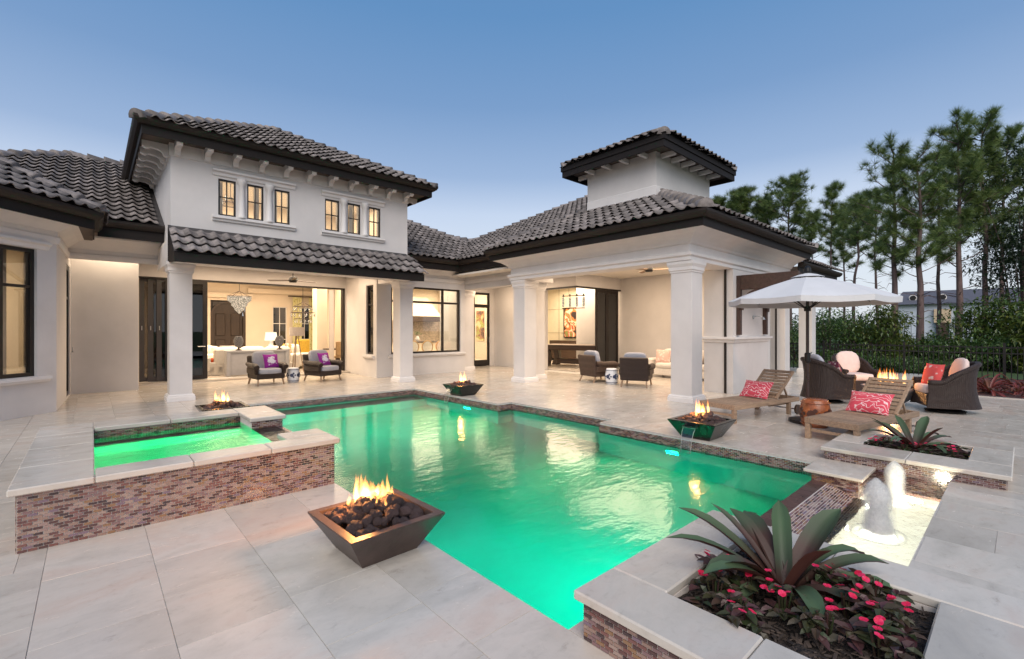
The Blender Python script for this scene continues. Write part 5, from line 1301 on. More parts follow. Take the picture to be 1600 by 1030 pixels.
MB().lathe([(.05, 1.82), (.05, 1.9)], 14).obj('hub', BLACK, t)
MB().lathe([(.02, 2.43), (.055, 2.47), (.05, 2.53), (.01, 2.57)], 14).obj('finial', BLACK, t)
MB().lathe([(.035, .98), (.045, 1.0), (.045, 1.12), (.035, 1.14)], 14).obj('crank_housing', BLACK, t); MB().bar((.05, .03, 1.06), (.16, -.05, 1.14), .02, .015).obj('crank', STEEL, t)

def glider(label, loc, rz, seatm, backm, group):
    t = thing('wicker_glider', label, 'armchair', loc, rz, group)
    MB().lathe([(.28, 0), (.3, .03), (.12, .07), (.12, .16)], 20).obj('swivel_base', BLACK, t)
    m = MB(); n = 26; prof_n = 7; th = .06
    def ring(i, out):
        u = i / n; s = (u - .5) * 2                                     # -1 right arm tip .. 0 back .. 1 left arm tip
        a = abs(s)
        if a < .5: q = s * math.pi; x, y = .36 * math.sin(q), .02 + .36 * math.cos(q)
        else: x, y = math.copysign(.36, s), .02 - (a - .5) * 2 * .40
        top = .56 + .34 * max(0, math.cos(min(a * 1.35, 1) * math.pi / 2)) ** 1.2
        return x, y, top, a
    outer = []
    for i in range(n + 1):
        x, y, top, a = ring(i, 1); row = []
        bk = max(0, 1 - a * 2)
        for j in range(prof_n):
            v = j / (prof_n - 1); z = .10 + (top - .10) * v
            fl = .10 * (1 - v) ** 2.2 * (0.3 + bk) - .05 * math.sin(v * 3.1) * .6 + .06 * v * bk
            L = math.hypot(x, y - .02) or 1
            row.append((x + x / L * fl, y + (y - .02) / L * fl + (.05 * bk * v), z))
        outer.append(row)
    for i in range(n + 1):
        for j in range(prof_n): m.v.append(outer[i][j])
    kk = len(m.v)
    for i in range(n + 1):
        x, y, top, a = ring(i, 0); L = math.hypot(x, y - .02) or 1
        for j in range(prof_n):
            p = outer[i][j]; m.v.append((p[0] - x / L * th, p[1] - (y - .02) / L * th, p[2]))
    for i in range(n):
        for j in range(prof_n - 1):
            q = i * prof_n + j; m.f += [(q, q + prof_n, q + prof_n + 1, q + 1), (kk + q, kk + q + 1, kk + q + prof_n + 1, kk + q + prof_n)]
        q = i * prof_n + prof_n - 1; m.f.append((q, q + prof_n, kk + q + prof_n, kk + q))
    for i in (0, n):
        for j in range(prof_n - 1): q = i * prof_n + j; m.f.append((q, q + 1, kk + q + 1, kk + q))
    m.obj('shell', WICKER, t, smooth=True)
    rim = [(outer[i][-1][0] * .93, outer[i][-1][1] * .95, outer[i][-1][2]) for i in range(n + 1)]
    MB().tube(rim, .045, 8).obj('rolled_rim', WICKER, t, smooth=True)
    MB().bbox(-.32, .32, -.38, -.33, .12, .34, .01).obj('front_apron', WICKER, t)
    MB().blob(.27, .32, .085, .35, T(0, -.08, .42)).obj('seat_cushion', seatm, t, smooth=True)
    MB().blob(.265, .07, .27, .75, T(0, .19, .74) @ RX(R(-14))).obj('back_cushion', backm, t, smooth=True)
    return t
G4 = 'wicker chairs around the round fire pit'
glider('round-backed wicker chair left of the fire pit beside the umbrella pole', (11.5, 2.80, 0), R(45), BLUSH, GREYFAB, G4)
glider('round-backed wicker chair behind the fire pit facing the pool', (13.35, 2.72, 0), R(-48), BLUSH, BLUSH, G4)
glider('round-backed wicker chair with coral pillow right of the fire pit', (11.72, .98, 0), R(205), BLUSH, BLUSH, G4)
throw('plum patterned pillow on the left wicker chair', PLUMFLOR, (11.66, 2.68, .66), R(40), R(-15), .40, .40, .14)
throw('coral floral pillow on the right wicker chair', CORALFLOR, (11.60, 1.14, .68), R(222), R(-15), .44, .42, .15)

# ---- fire
def rocks(t, half, z, n, seed, rad=(.035, .06), rnd_=False):
    rr = random.Random(seed); meshes = []
    for k in range(5):
        bm = bmesh.new(); bmesh.ops.create_icosphere(bm, subdivisions=2, radius=1)
        for v in bm.verts: v.co *= 1 + .42 * noise.noise(v.co * 1.1 + Vector((k * 7, seed, 0))) + .20 * noise.noise(v.co * 3.2 + Vector((k, 3, seed)))
        me = bpy.data.meshes.new('lava_rock'); bm.to_mesh(me); bm.free(); me.materials.append(LAVA); meshes.append(me)
    for i in range(n):
        while True:
            x, y = rr.uniform(-1, 1), rr.uniform(-1, 1)
            if not rnd_ or x * x + y * y < 1: break
        r = rr.uniform(*rad); d = 1 - max(abs(x), abs(y)) if not rnd_ else 1 - math.hypot(x, y)
        put(meshes[i % 5], 'lava_rock', t, T(x * (half - r * .8), y * (half - r * .8), z + .10 * min(1, d * 1.7) * rr.uniform(.55, 1.1)) @ RZ(rr.random() * 6) @ RX(rr.random() * 6) @ S3(r * rr.uniform(.8, 1.25), r, r * rr.uniform(.75, 1)))
def flames(t, z, spots, seed):
    rr = random.Random(seed)
    for (x, y, r, h) in spots:
        m = MB(); k = 12; n = 10; ph = rr.random() * 6; lean = rr.uniform(-.3, .3)
        for j in range(k):
            v = j / (k - 1); w = r * (math.sin(math.pi * min(1, v * .86 + .16)) ** 1.15) * (1 - .35 * v) + .0015
            ox = r * .55 * math.sin(v * 5 + ph) * v + lean * r * v; oy = r * .45 * math.cos(v * 4.2 + ph) * v
            for i in range(n):
                a = 2 * math.pi * i / n; wr = w * (1 + .22 * noise.noise((math.cos(a) * 1.4, math.sin(a) * 1.4, v * 3 + ph)))
                m.v.append((x + ox + wr * math.cos(a), y + oy + wr * math.sin(a), z + v * h))
        for j in range(k - 1):
            for i in range(n): m.f.append((j * n + i, j * n + (i + 1) % n, (j + 1) * n + (i + 1) % n, (j + 1) * n + i))
        m.obj('flame', FLAME, t, smooth=True)
def fire_bowl(label, loc, rz, mat, nrock, seed, spout, spots, pw, rs=(.026, .046)):
    t = thing('fire_bowl', label, 'fire bowl', loc, rz, 'square fire bowls round the pool')
    m = MB(); A, B, H, w = .34, .20, .25, .055
    def sq(a, z): return [(-a, -a, z), (a, -a, z), (a, a, z), (-a, a, z)]
    m.v = sq(B, 0) + sq(A, H - .012) + sq(A, H) + sq(A - w, H) + sq(A - w - .01, H - .1)
    for k in range(4):
        for i in range(4): m.f.append((4 * k + i, 4 * k + (i + 1) % 4, 4 * k + 4 + (i + 1) % 4, 4 * k + 4 + i))
    m.f += [(3, 2, 1, 0), (16, 17, 18, 19)]; m.obj('bowl', mat, t)
    if spout:
        MB().box(A - .02, A + .045, -.09, .09, H - .075, H - .068).box(A - .02, A + .045, -.094, -.09, H - .075, H - .05).box(A - .02, A + .045, .09, .094, H - .075, H - .05).obj('spout', STEEL if spout == 2 else mat, t)
    rocks(t, A - w - .01, H - .035, nrock, seed, rs); flames(t, H + .045, spots, seed)
    lamp('fire_glow', 'POINT', (loc[0] + spots[0][0], loc[1] + spots[0][1], H + .17), pw, (1, .40, .11), .05)
    return t
fire_bowl('closest bronze fire bowl on the near pool edge', (1.47, 3.03, 0), R(2), BOWL, 150, 1, 1, [(cx + random.Random(k * 3 + j).uniform(-.045, .045), cy_ + random.Random(k * 5 + j).uniform(-.035, .035), random.Random(k + j * 7).uniform(.016, .036), hh * random.Random(k * 2 + j * 3).uniform(.55, 1.1)) for j, (cx, cy_, hh) in enumerate(((-.07, .11, .21), (.0, .10, .22), (.09, .04, .19), (.05, .13, .13))) for k in range(6)] + [(.0, .0, .014, .08), (.04, -.06, .012, .06), (-.14, .13, .018, .09), (.15, .05, .018, .1)], 34)
fire_bowl('dark fire bowl pouring water into the pool by the teak lounger', (6.42, 3.07, 0), R(180), BOWLD, 100, 2, 2, [(cx + random.Random(k + 50).uniform(-.06, .06), random.Random(k + 70).uniform(-.07, .07), random.Random(k + 90).uniform(.018, .035), random.Random(k + 20).uniform(.10, .26)) for k, cx in enumerate((-.08, -.05, -.03, 0, .02, .04, .07, .09, 0, .03, -.06, .05))], 11)
fire_bowl('farthest dark fire bowl at the far side of the pool', (6.42, 8.78, 0), R(180), BOWLD, 60, 3, 2, [(cx + random.Random(k + 150).uniform(-.04, .04), random.Random(k + 170).uniform(-.06, .06), random.Random(k + 190).uniform(.02, .045), random.Random(k + 120).uniform(.12, .28)) for k, cx in enumerate((-.07, -.04, 0, .01, .03, .06, 0, .02))], 10)
fire_bowl('fire bowl mostly hidden behind the raised spa', (1.62, 8.98, 0), 0, BOWLD, 60, 4, 1, [(cx + random.Random(k + 250).uniform(-.04, .04), random.Random(k + 270).uniform(-.06, .06), random.Random(k + 290).uniform(.02, .04), random.Random(k + 220).uniform(.12, .26)) for k, cx in enumerate((-.07, -.04, 0, .01, .08, .06, 0, .1))], 10)
# falling water from the two spouts
for (x, y, lab) in ((6.05, 3.07, 'thin sheet of water falling from the dark fire bowl into the pool'), (6.05, 8.78, 'thin stream of water falling from the farthest fire bowl')):
    m = MB()
    for i in range(9):
        v = i / 8; z = .175 - (.175 - WL) * v; xx = x - .11 * math.sqrt(v); wd = .085 * (1 - .25 * v)
        for k in range(5): m.v.append((xx + .004 * math.sin(k * 2 + v * 8), y + wd * (k / 2 - 1), z))
    for i in range(8):
        for k in range(4): m.f.append((i * 5 + k, i * 5 + k + 1, i * 5 + k + 6, i * 5 + k + 5))
    s = len(m.v)
    t = thing('waterfall', lab, 'waterfall', (0, 0, 0), 0, 'water falling from the fire bowls'); m.obj('water_sheet', FALLW, t, smooth=True)
    for sg in (-1, 1): MB().tube([(x - .11 * math.sqrt(q / 6), y + sg * .085 * (1 - .25 * q / 6), .175 - (.175 - WL) * q / 6) for q in range(7)], .005, 6).obj('water_edge', FOAM, t, smooth=True)
t = thing('fire_pit', 'round grey stone fire pit with flames between the wicker chairs', 'fire pit', (12.05, 1.83, 0))
MB().lathe([(.14, 0), (.2, .02), (.36, .16), (.45, .30), (.48, .37), (.44, .37), (.40, .30)], 36).obj('bowl', GRILL, t, smooth=True)
rocks(t, .40, .335, 70, 9, (.035, .06), True); flames(t, .38, [(random.Random(k + 350).gauss(0, .085), random.Random(k + 370).gauss(0, .085), random.Random(k + 390).uniform(.02, .05), random.Random(k + 320).uniform(.14, .40)) for k in range(26)], 5)
lamp('fire_glow', 'POINT', (12.05, 1.83, .62), 32, (1, .45, .15), .1)

# ---- pergola brackets and shower on the wall
t = thing('pergola', 'dark timber pergola brackets fixed to the shower wall', 'pergola', (12.25, 4.6, 1.36))
for s in (-1, 1):
    x = s * .83
    MB().bbox(x - .05, x + .05, -.10, -.002, .03, 1.44, .006).obj('post', PERGOLA, t)
    MB().bbox(x - .06, x + .06, -1.32, -.10, 1.10, 1.44, .01).obj('beam', PERGOLA, t)
    m = MB(); pr = []
    for i in range(9): a = R(90 * i / 8); pr.append((-.10 - .46 * (1 - math.cos(a)), .62 + .46 * math.sin(a)))
    q = pr + [(a - .0 if i else a, b + .0) for i, (a, b) in enumerate([])]
    inner = [(a + .0, b) for a, b in pr]; 
    for (a, b), (c, d) in zip(pr, pr[1:]): m.bar((x, a, b), (x, c, d), .07, .10, (1, 0, 0))
    m.obj('brace', PERGOLA, t)
for i in range(7): MB().bbox(-.77, .77, -1.26 + .18 * i, -1.19 + .18 * i, 1.32, 1.41, .006).obj('slat', PERGOLA, t)
t = thing('shower_head', 'small steel outdoor shower head on the white wall', 'shower head', (12.4, 4.6, 1.83))
MB().lathe([(.05, 0), (.05, .015)], 14, RX(R(90))).obj('flange', STEEL, t); MB().tube([(0, 0, 0), (0, -.1, .03), (.05, -.2, 0)], .012).obj('arm', STEEL, t); MB().lathe([(.02, 0), (.05, -.06)], 12, T(.06, -.22, .0)).obj('rose', STEEL, t)

# ================================================================== planting
def blade(L, w, droop, curl, n=9):     # strap leaf: base at the origin, grows along +y and rises, then droops
    m = MB(); p = Vector((0, 0, 0)); ang = 0; 
    for i in range(n):
        v = i / (n - 1); ww = w * (.62 + .5 * v if v < .5 else .87 + .13 * (v - .5)) * (1 if v < .72 else max(.06, 1 - ((v - .72) / .285) ** 2.2)) 
        sx = -droop * 1.45 * v * v
        d = Vector((0, math.cos(sx), math.sin(sx)))
        if i: p = p + d * (L / (n - 1))
        up = Vector((0, -d.z, d.y))
        for k in (-1, -.5, 0, .5, 1): q = p + Vector((k * ww / 2, 0, 0)) + up * (abs(k) ** 1.5 * curl * ww); m.v.append(q[:])
    for i in range(n - 1):
        for k in range(4): a = i * 5 + k; m.f.append((a, a + 1, a + 6, a + 5))
    return m
def bromeliad(label, loc, leaves, group='giant bromeliads in the planters'):
    t = thing('bromeliad', label, 'bromeliad', loc, 0, group)
    for az, el, L, w, dr in leaves:
        put(blade(L, w, dr, .32).mesh('leaf', BROM, True), 'leaf', t, RZ(R(az)) @ T(0, .015, 0) @ RX(R(el)))
    return t
def campos(lat, dep): v = RT * lat + FW * dep; return math.degrees(math.atan2(-v.x, v.y))
LV = [(-.39, .25, 44, .62, .085, .35), (-.54, .0, 40, .68, .06, .45), (-.38, -.1, 46, .54, .07, .8), (-.46, -.2, 36, .60, .075, .45), (-.3, -.15, 28, .38, .07, .7), (-.19, .2, 54, .52, .05, .3),
      (-.09, .3, 48, .48, .09, .3), (.12, .25, 54, .50, .09, .25), (.06, -.12, 64, .38, .10, .25), (.30, .12, 48, .56, .12, .2), (.45, .1, 42, .58, .065, .9), (.46, .0, 32, .56, .08, .5), (.48, -.1, 24, .58, .09, .7), (.22, -.30, 34, .56, .085, 1.7), (-.05, -.3, 40, .40, .09, .9), (.0, .4, 48, .5, .09, .5)]
bromeliad('giant bromeliad with green and wine-red leaves in the foreground planter', (2.66, .83, .16), [(campos(a, b), c, d, e * 1.18, f) for a, b, c, d, e, f in LV])
bromeliad('giant bromeliad in the planter beside the teak lounger', (7.28, .88, .07), [(campos(a, b) + 12, c - 4, d * 1.06, e, f * .9) for a, b, c, d, e, f in LV[1:]])
def impatiens(t, rr, R0, n, nf):
    m = MB()
    for s in range(n):
        a = rr.random() * 6.283; r = R0 * math.sqrt(rr.random()); h = rr.uniform(.05, .13) * (1.1 - .4 * r / R0); bx, by = r * math.cos(a), r * math.sin(a)
        for k in range(6):
            b = k * 1.047 + rr.random(); L = rr.uniform(.05, .095); w = L * .36; tilt = rr.uniform(-.5, .35)
            M = T(bx, by, h + rr.uniform(-.015, .015)) @ RZ(b) @ RX(tilt)
            m.add([(0, .006, 0), (w * .8, L * .4, .008), (w * .5, L * .75, .004), (0, L, -.006), (-w * .5, L * .75, .004), (-w * .8, L * .4, .008), (0, L * .45, -.006)], [(0, 1, 6), (1, 2, 6), (2, 3, 6), (3, 4, 6), (4, 5, 6), (5, 0, 6)], M)
    m.obj('foliage', IMPAT, t)
    m = MB()
    for s in range(n): 
        a = rr.random() * 6.283; r = R0 * .5 * rr.random(); m.tube([(0.3 * r * math.cos(a), .3 * r * math.sin(a), -.03), (r * math.cos(a), r * math.sin(a), .12)], .004, 4)
    m.obj('stem', IMPAT, t)
    for i in range(nf):
        a = rr.random() * 6.283; r = R0 * math.sqrt(rr.random()) * .9; m = MB()
        for k in range(5):
            q = k * 1.2566; M = RZ(q) @ RX(R(18)); s = .016
            m.add([(0, 0, 0), (s * .55, s * .5, .002), (s * .6, s * .95, 0), (0, s * 1.12, -.003), (-s * .6, s * .95, 0), (-s * .55, s * .5, .002)], [(0, 1, 2, 3), (0, 3, 4, 5)], M)
        m.obj('flower', PETAL, t, T(r * math.cos(a), r * math.sin(a), rr.uniform(.115, .15)) @ RZ(rr.random() * 6) @ RX(rr.uniform(-.6, .6)))
NEARP = [(2.28, 1.02, 3, 'at the pool-side left corner of the near planter'), (2.50, 1.08, 2, 'behind the large bromeliad on its left'), (2.20, .84, 2, 'on the left edge of the near planter soil'), (2.40, .76, 3, 'left below the large bromeliad'), (2.38, .58, 2, 'in front of the large bromeliad'), (2.62, .56, 3, 'right below the large bromeliad'), (2.80, .66, 3, 'at the right of the large bromeliad'), (2.86, .50, 2, 'near the right back corner of the near planter'), (2.60, .40, 4, 'at the right front of the near planter'), (2.40, .40, 3, 'nearest the camera in the near planter'), (2.86, .92, 2, 'behind the large bromeliad beside the fountain basin'), (2.46, .92, 2, 'just left of the large bromeliad base')]
for i, (x, y, nf, lb) in enumerate(NEARP):
    rr = random.Random(i + 40); t = thing('impatiens_plant', 'dark-leaved pink flowering plant ' + lb, 'flower', (x, y, .165), 0, 'pink flowers in the planters')
    impatiens(t, rr, .105, 8, nf + 2)
rr = random.Random(5)
for (sx0, sx1, sy0, sy1), z0, nm in ((SOILR[0], .172, 'foreground'), (SOILR[1], .082, 'far')):
    m = MB()
    for i in range(900 if nm == 'foreground' else 500):
        L, W = rr.uniform(.008, .028), rr.uniform(.003, .008)
        m.box(-L, L, -W, W, -.002, .002, T(rr.uniform(sx0 + .03, sx1 - .03), rr.uniform(sy0 + .03, sy1 - .03), z0 + rr.uniform(-.004, .012)) @ RZ(rr.random() * 6.3) @ RX(rr.uniform(-.5, .5)) @ RY(rr.uniform(-.4, .4)))
    o = m.obj('mulch', MULCH); o['kind'] = 'stuff'
FARP = [(6.98, 1.18, 4, 'at the lounger-side corner of the far planter'), (7.2, 1.15, 3, 'behind the far bromeliad on the left'), (6.95, .95, 3, 'left in front of the far bromeliad'), (7.0, .75, 3, 'directly in front of the far bromeliad'), (7.0, .52, 4, 'at the right front corner of the far planter'), (7.3, .55, 3, 'at the right of the far bromeliad')]
for i, (x, y, nf, lb) in enumerate(FARP):
    rr = random.Random(i + 80); t = thing('impatiens_plant', 'dark-leaved pink flowering plant ' + lb, 'flower', (x, y, .075), 0, 'pink flowers in the planters')
    impatiens(t, rr, .11, 9, nf + 2)
# red planting bed
m = MB(); n = 30
for j in range(n + 1):
    for i in range(n + 1): x = 15.0 + 6 * i / n; y = -7 + 8.2 * j / n; m.v.append((x, y, -.01 + .04 * noise.noise((x * 2, y * 2, 0)) - (.05 if i == 0 or j == n else 0)))
for j in range(n):
    for i in range(n): a = j * (n + 1) + i; m.f.append((a, a + 1, a + n + 2, a + n + 1))
o = m.obj('planting_bed', REDMULCH, smooth=True); o['kind'] = 'structure'
m = MB().box(14.9, 15.05, -7, 1.35, -.05, .012).box(15.05, 20.2, 1.2, 1.35, -.05, .012); o = m.obj('bed_edging', TRAV); o['kind'] = 'structure'
def redplant(label, loc, s, seed):
    rr = random.Random(seed); t = thing('red_bromeliad', label, 'bromeliad', loc, 0, 'red bromeliads in the mulch bed')
    for i in range(20): put(REDLEAF[i % 3], 'leaf', t, RZ(i * 2.4 + rr.random()) @ RX(R(rr.uniform(12, 72))) @ S3(s * rr.uniform(.8, 1.2), s * rr.uniform(.7, 1.1), s))
REDLEAF = [blade(.62, .075, d, .3, 7).mesh('leaf', REDBRO, True) for d in (.6, 1.1, 1.5)]
k = 0
for x, y, s, lb in ((15.9, .55, 1.0, 'largest red bromeliad at the corner of the mulch bed behind the wicker chair'), (16.4, .1, .75, 'red bromeliad in the mulch bed nearest the right frame edge'), (16.2, .95, .6, 'small red bromeliad tucked against the stone edging'), (17.0, .7, .8, 'red bromeliad in the second row near the bed corner'), (17.2, .0, .8, 'red bromeliad in the second row by the frame edge'), (18.0, .9, .8, 'red bromeliad close to the fence left of its row'), (18.3, .2, .85, 'red bromeliad close to the fence in the middle of its row'), (15.6, -.1, .5, 'low red bromeliad at the very right of the frame')):
    redplant(lb, (x, y, 0), s, k + 3); k += 1

# trees and shrubs
def at(px, d, z=-.32): v = FW * d + RT * ((px - 800) / 725 * d); return Vector((v.x, v.y, z))
def tuft(m, p, d, rr, n=26, L=.34, w=.03):
    d = d.normalized()
    for i in range(n):
        q = (d * rr.uniform(.1, 1) + Vector((rr.gauss(0, 1), rr.gauss(0, 1), rr.gauss(0, 1))) * .55).normalized(); s = q.orthogonal().normalized() * w
        b = p + q * rr.uniform(0, .05); k = len(m.v); l = L * rr.uniform(.7, 1.15)
        m.v += [(b - s * .5)[:], (b + s * .5)[:], (b + q * l)[:]]; m.f.append((k, k + 1, k + 2))
def pine(label, px, d, toppy, lowpy, spread, seed, tr=.16, dens=1.0):
    rr = random.Random(seed); base = at(px, d); H = 1.52 + (515 - toppy) / 725 * d + .32; L0 = 1.52 + (515 - lowpy) / 725 * d + .32
    t = thing('pine_tree', label, 'pine tree', base, 0, 'pine trees beyond the fence')
    pts = []; x = y = 0
    for i in range(9): v = i / 8; pts.append((x, y, H * v)); x += rr.gauss(0, .075) * (.4 + v); y += rr.gauss(0, .075) * (.4 + v)
    MB().tube(pts, [tr * (1 - .82 * i / 8) for i in range(9)], 8).obj('trunk', BARK, t, smooth=True)
    br = MB(); cr = MB()
    def ax(z): v = z / H * 8; i = min(7, int(v)); a, b = Vector(pts[i]), Vector(pts[i + 1]); return a.lerp(b, v - i)
    nb = int(34 * dens)
    for i in range(nb):
        v = (i + rr.random()) / nb; z = L0 + (H - L0) * v * .99; p = ax(z); a = i * 2.4 + rr.gauss(0, .4)
        L = spread * (rr.uniform(.35, 1.05)) * (1 - .62 * v ** 1.6) * (.55 + .45 * min(1, v * 3)); up = rr.uniform(.15, .65) + .5 * v
        q = [p]; dr = Vector((math.cos(a), math.sin(a), up * .5))
        for k in range(4): dr = (dr + Vector((rr.gauss(0, .16), rr.gauss(0, .16), .14))).normalized(); q.append(q[-1] + dr * L / 4)
        br.tube(q, [.035, .03, .022, .016, .008], 4, False)
        if v < .10 and rr.random() < .55: continue          # bare lower limbs
        for k in range(int(10 * dens)):
            s = rr.uniform(.35, 1); c = s * 4; j = min(3, int(c)); pp = q[j].lerp(q[j + 1], c - j); sd = Vector((rr.gauss(0, 1), rr.gauss(0, 1), rr.uniform(-.2, 1))).normalized() * rr.uniform(.1, .55) * L * .35
            br.tube([pp, pp + sd], [.012, .005], 3, False); tuft(cr, pp + sd, sd + Vector((0, 0, .3)), rr, 34, .30 + .006 * d, .008 + .0006 * d)
        tuft(cr, q[-1], dr, rr, 38, .34 + .006 * d, .008 + .0006 * d)
    for i in range(7):
        z = L0 - (L0 * .42) * rr.random(); p = ax(z); a = rr.random() * 6.28; L = rr.uniform(.5, 1.9); dr = Vector((math.cos(a), math.sin(a), .1)); br.tube([p, p + dr * L * .5 + Vector((0, 0, .1)), p + dr * L + Vector((rr.gauss(0, .2), rr.gauss(0, .2), rr.uniform(-.3, .4)))], [.03, .02, .006], 4, False)
    for k in range(5): tuft(cr, Vector(pts[-1]) + Vector((rr.gauss(0, .15), rr.gauss(0, .15), -.25 * k)), Vector((0, 0, 1)), rr, 30, .45, .03)
    br.obj('branches', BARK, t); cr.obj('crown', NEEDLE, t)
    return t
for a in (('pine with a red-brown trunk just right of the umbrella canopy', 1398, 27, 236, 440, 3.4, 11, .19, 1.15), ('forked pine with long bare lower limbs standing right behind the fence', 1438, 26, 246, 440, 3.0, 12, .2, 1.0), ('tall pine left of the pair at the right of the picture', 1499, 27, 200, 420, 3.2, 13, .19, 1.2), ('tall pine right of the pair at the right of the picture', 1538, 28, 194, 400, 3.4, 14, .17, 1.25),
          ('slim pine with a bare straight trunk above the umbrella', 1333, 36, 312, 395, 2.3, 15, .15, .9), ('spreading pine above the middle of the pavilion eave', 1236, 45, 284, 370, 3.8, 16, .18, 1.2), ('slender pine with a narrow top above the end of the pavilion eave', 1296, 42, 292, 400, 1.9, 17, .12, .8), ('small round-topped pine next to the cupola', 1157, 48, 302, 340, 2.3, 18, .16, 1.0),
          ('short pine peeping over the pavilion roof close to the cupola', 1130, 50, 316, 350, 2.0, 19, .14, .8), ('pine filling the gap between the spreading pine and the cupola', 1193, 48, 318, 360, 2.6, 20, .15, 1.0), ('dense pine between the forked pine and the tall pair', 1468, 33, 246, 420, 2.6, 21, .15, 1.0), ('dark pine at the back of the tall pair near the right edge', 1566, 34, 212, 420, 3.4, 22, .17, 1.2),
          ('low pine behind the slim one above the umbrella', 1318, 46, 330, 430, 2.6, 23, .13, .9), ('pine behind the red-brown trunk', 1372, 40, 300, 420, 2.4, 24, .14, .9), ('low pine beyond the slender one above the loggia roof', 1270, 50, 335, 410, 2.4, 25, .14, .9)): pine(*a)
def leafy(m, c, r, n, rr, L, cup=.6):
    for i in range(n):
        d = Vector((rr.gauss(0, 1), rr.gauss(0, 1), rr.gauss(0, 1))).normalized(); p = Vector(c) + Vector((d.x * r[0], d.y * r[1], d.z * r[2])) * rr.random() ** .45
        l = L * rr.uniform(.6, 1.2); w = l * .36; M = T(*p) @ RZ(rr.random() * 6.28) @ RX(rr.uniform(-1.1, .6))
        m.add([(0, 0, 0), (w / 2, l * .45, l * .06), (0, l, -l * .1), (-w / 2, l * .45, l * .06)], [(0, 1, 2, 3)], M)
def shrub(label, px, d, w, h, mat, seed, L=.2, n=2600, name='shrub', cat='shrub', z=-.32, low=.0):
    rr = random.Random(seed); t = thing(name, label, cat, at(px, d, z), 0, 'shrubs and small trees along the fence')
    h *= 1.1; s = MB(); cr = MB(); nc = 16
    for i in range(nc):
        a = rr.random() * 6.28; q = math.sqrt(rr.random()); c = Vector((w * .42 * q * math.cos(a), w * .42 * q * math.sin(a), low + (h - low) * (.12 + .72 * (i + .5) / nc) * (1.08 - .25 * q)))
        s.tube([(c.x * .15, c.y * .15, 0), (c.x * .5, c.y * .5, c.z * .6), c[:]], [.05, .03, .01], 5, False)
        k = rr.uniform(.2, .34); leafy(cr, c, (w * k, w * k, min(h * .26, w * k)), n // nc, rr, L)
    s.obj('stems', BARK, t); cr.obj('crown', mat, t)
    return t
for a in (('dark shrub behind the round column of the loggia', 1246, 25, 3.0, 2.7, LEAF, 31), ('dark tall shrub immediately right of the umbrella pole', 1292, 24, 3.4, 3.1, LEAF, 32), ('broad dark shrub under the middle of the umbrella', 1338, 23.5, 3.6, 3.0, LEAF, 33), ('yellow-green fine-leaved shrub under the right rim of the umbrella', 1376, 23, 2.6, 3.1, LEAFY, 34, .26), ('low bright shrub left of the forked pine trunk', 1412, 24.5, 1.7, 1.6, LEAFY, 35),
          ('low dark bush right of the forked pine trunk', 1466, 23.5, 2.0, 1.5, LEAF, 36), ('big leafy shrub left of the pair at the right of the fence', 1508, 23, 3.6, 3.0, LEAF, 37, .28), ('big leafy shrub at the right of the fence with paler leaves', 1555, 22.5, 3.4, 3.3, LEAFY, 38, .3, 2200), ('tall dark shrub at the right edge behind the fence', 1602, 21.5, 3.2, 3.4, LEAF, 39, .26), ('golden green palm-like shrub at the right edge', 1612, 19.5, 1.6, 2.9, LEAFY, 40, .32, 1500),
          ('low groundcover bush in front of the fence behind the fire pit', 1385, 20.6, 2.2, .6, LEAF, 41, .14), ('low groundcover bush in front of the fence left of the fire pit', 1325, 21.5, 2.6, .7, LEAF, 42, .14), ('low groundcover bush in front of the fence right of the fire pit', 1450, 19.6, 2.4, .65, LEAF, 43, .14), ('low dark bush by the loggia column', 1290, 22.5, 2.2, .8, LEAF, 44, .16), ('weedy dark bush behind the right end of the fence', 1565, 20.5, 2.6, 1.5, LEAF, 45, .2), ('dark bush behind the fence above the coral pillow', 1490, 21.5, 2.2, 1.3, LEAF, 46, .2)): shrub(*a)
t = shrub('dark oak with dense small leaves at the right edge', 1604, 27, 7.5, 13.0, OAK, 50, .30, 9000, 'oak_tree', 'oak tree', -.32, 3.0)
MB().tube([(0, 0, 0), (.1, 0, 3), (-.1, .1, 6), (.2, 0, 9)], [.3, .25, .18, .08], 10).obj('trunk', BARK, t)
rr = random.Random(99); m = MB()
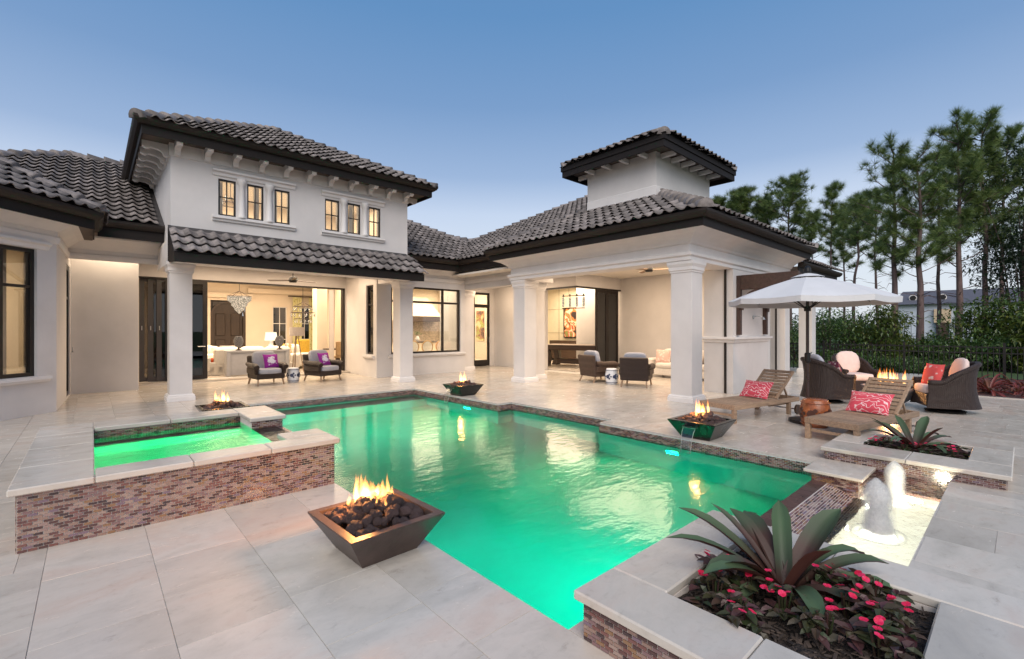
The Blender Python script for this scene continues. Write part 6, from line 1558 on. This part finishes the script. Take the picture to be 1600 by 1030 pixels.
for i in range(60):
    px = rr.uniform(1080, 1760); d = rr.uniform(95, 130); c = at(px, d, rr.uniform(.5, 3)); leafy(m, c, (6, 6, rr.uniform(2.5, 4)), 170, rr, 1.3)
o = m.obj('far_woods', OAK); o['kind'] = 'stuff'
# fence
F = site('fence', 'black iron picket fence along the back of the terrace', 'fence', (20.6, -2, -.32))
fx, fy0, fy1, ft = 20.6, -9.0, 7.5, 1.05
pk = MB().box(-.011, .011, -.011, .011, 0, 1.32).mesh('picket', BLACK)
n = int((fy1 - fy0) / .125)
for i in range(n): put(pk, 'picket', F, T(fx, fy0 + .125 * i, -.30))
for z in (ft - .10, ft - .28, -.18): MB().box(fx - .018, fx + .018, fy0, fy1, z, z + .035).obj('rail', BLACK, F)
for i in range(8): MB().box(fx - .03, fx + .03, fy0 + 2.35 * i - .03, fy0 + 2.35 * i + .03, -.32, ft + .06).obj('post', BLACK, F)
# neighbouring house
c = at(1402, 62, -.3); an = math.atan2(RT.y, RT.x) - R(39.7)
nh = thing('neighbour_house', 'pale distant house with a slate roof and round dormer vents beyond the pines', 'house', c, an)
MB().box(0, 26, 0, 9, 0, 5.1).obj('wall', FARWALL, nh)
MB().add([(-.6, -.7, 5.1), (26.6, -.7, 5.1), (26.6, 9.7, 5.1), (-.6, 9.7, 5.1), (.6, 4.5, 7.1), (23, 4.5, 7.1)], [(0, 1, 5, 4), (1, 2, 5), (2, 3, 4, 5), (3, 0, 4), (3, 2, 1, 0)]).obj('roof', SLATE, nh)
for x in (1.6, 4.5):
    MB().tube([(x, .9, 6.0), (x, 2.6, 6.0)], .42, 14).obj('dormer', TRIM, nh); MB().lathe([(.33, 0), (.33, .03)], 14, T(x, .87, 6.0) @ RX(R(90))).obj('vent', BLACK, nh)
for x in (.7, 6.2, 10.0, 13.6): window(nh, T(x, -.06, .9), 1.4, 2.6, (.7,), (1.7,), .08, .1, gl=SMOKE)
MB().box(3.6, 5.2, -.5, -.02, 2.7, 4.4).obj('entry_surround', pm('warm_stone', (.5, .38, .26), .8), nh); MB().box(3.8, 5.0, -.55, -.501, 0, 2.69).obj('door', DARKWOOD, nh)
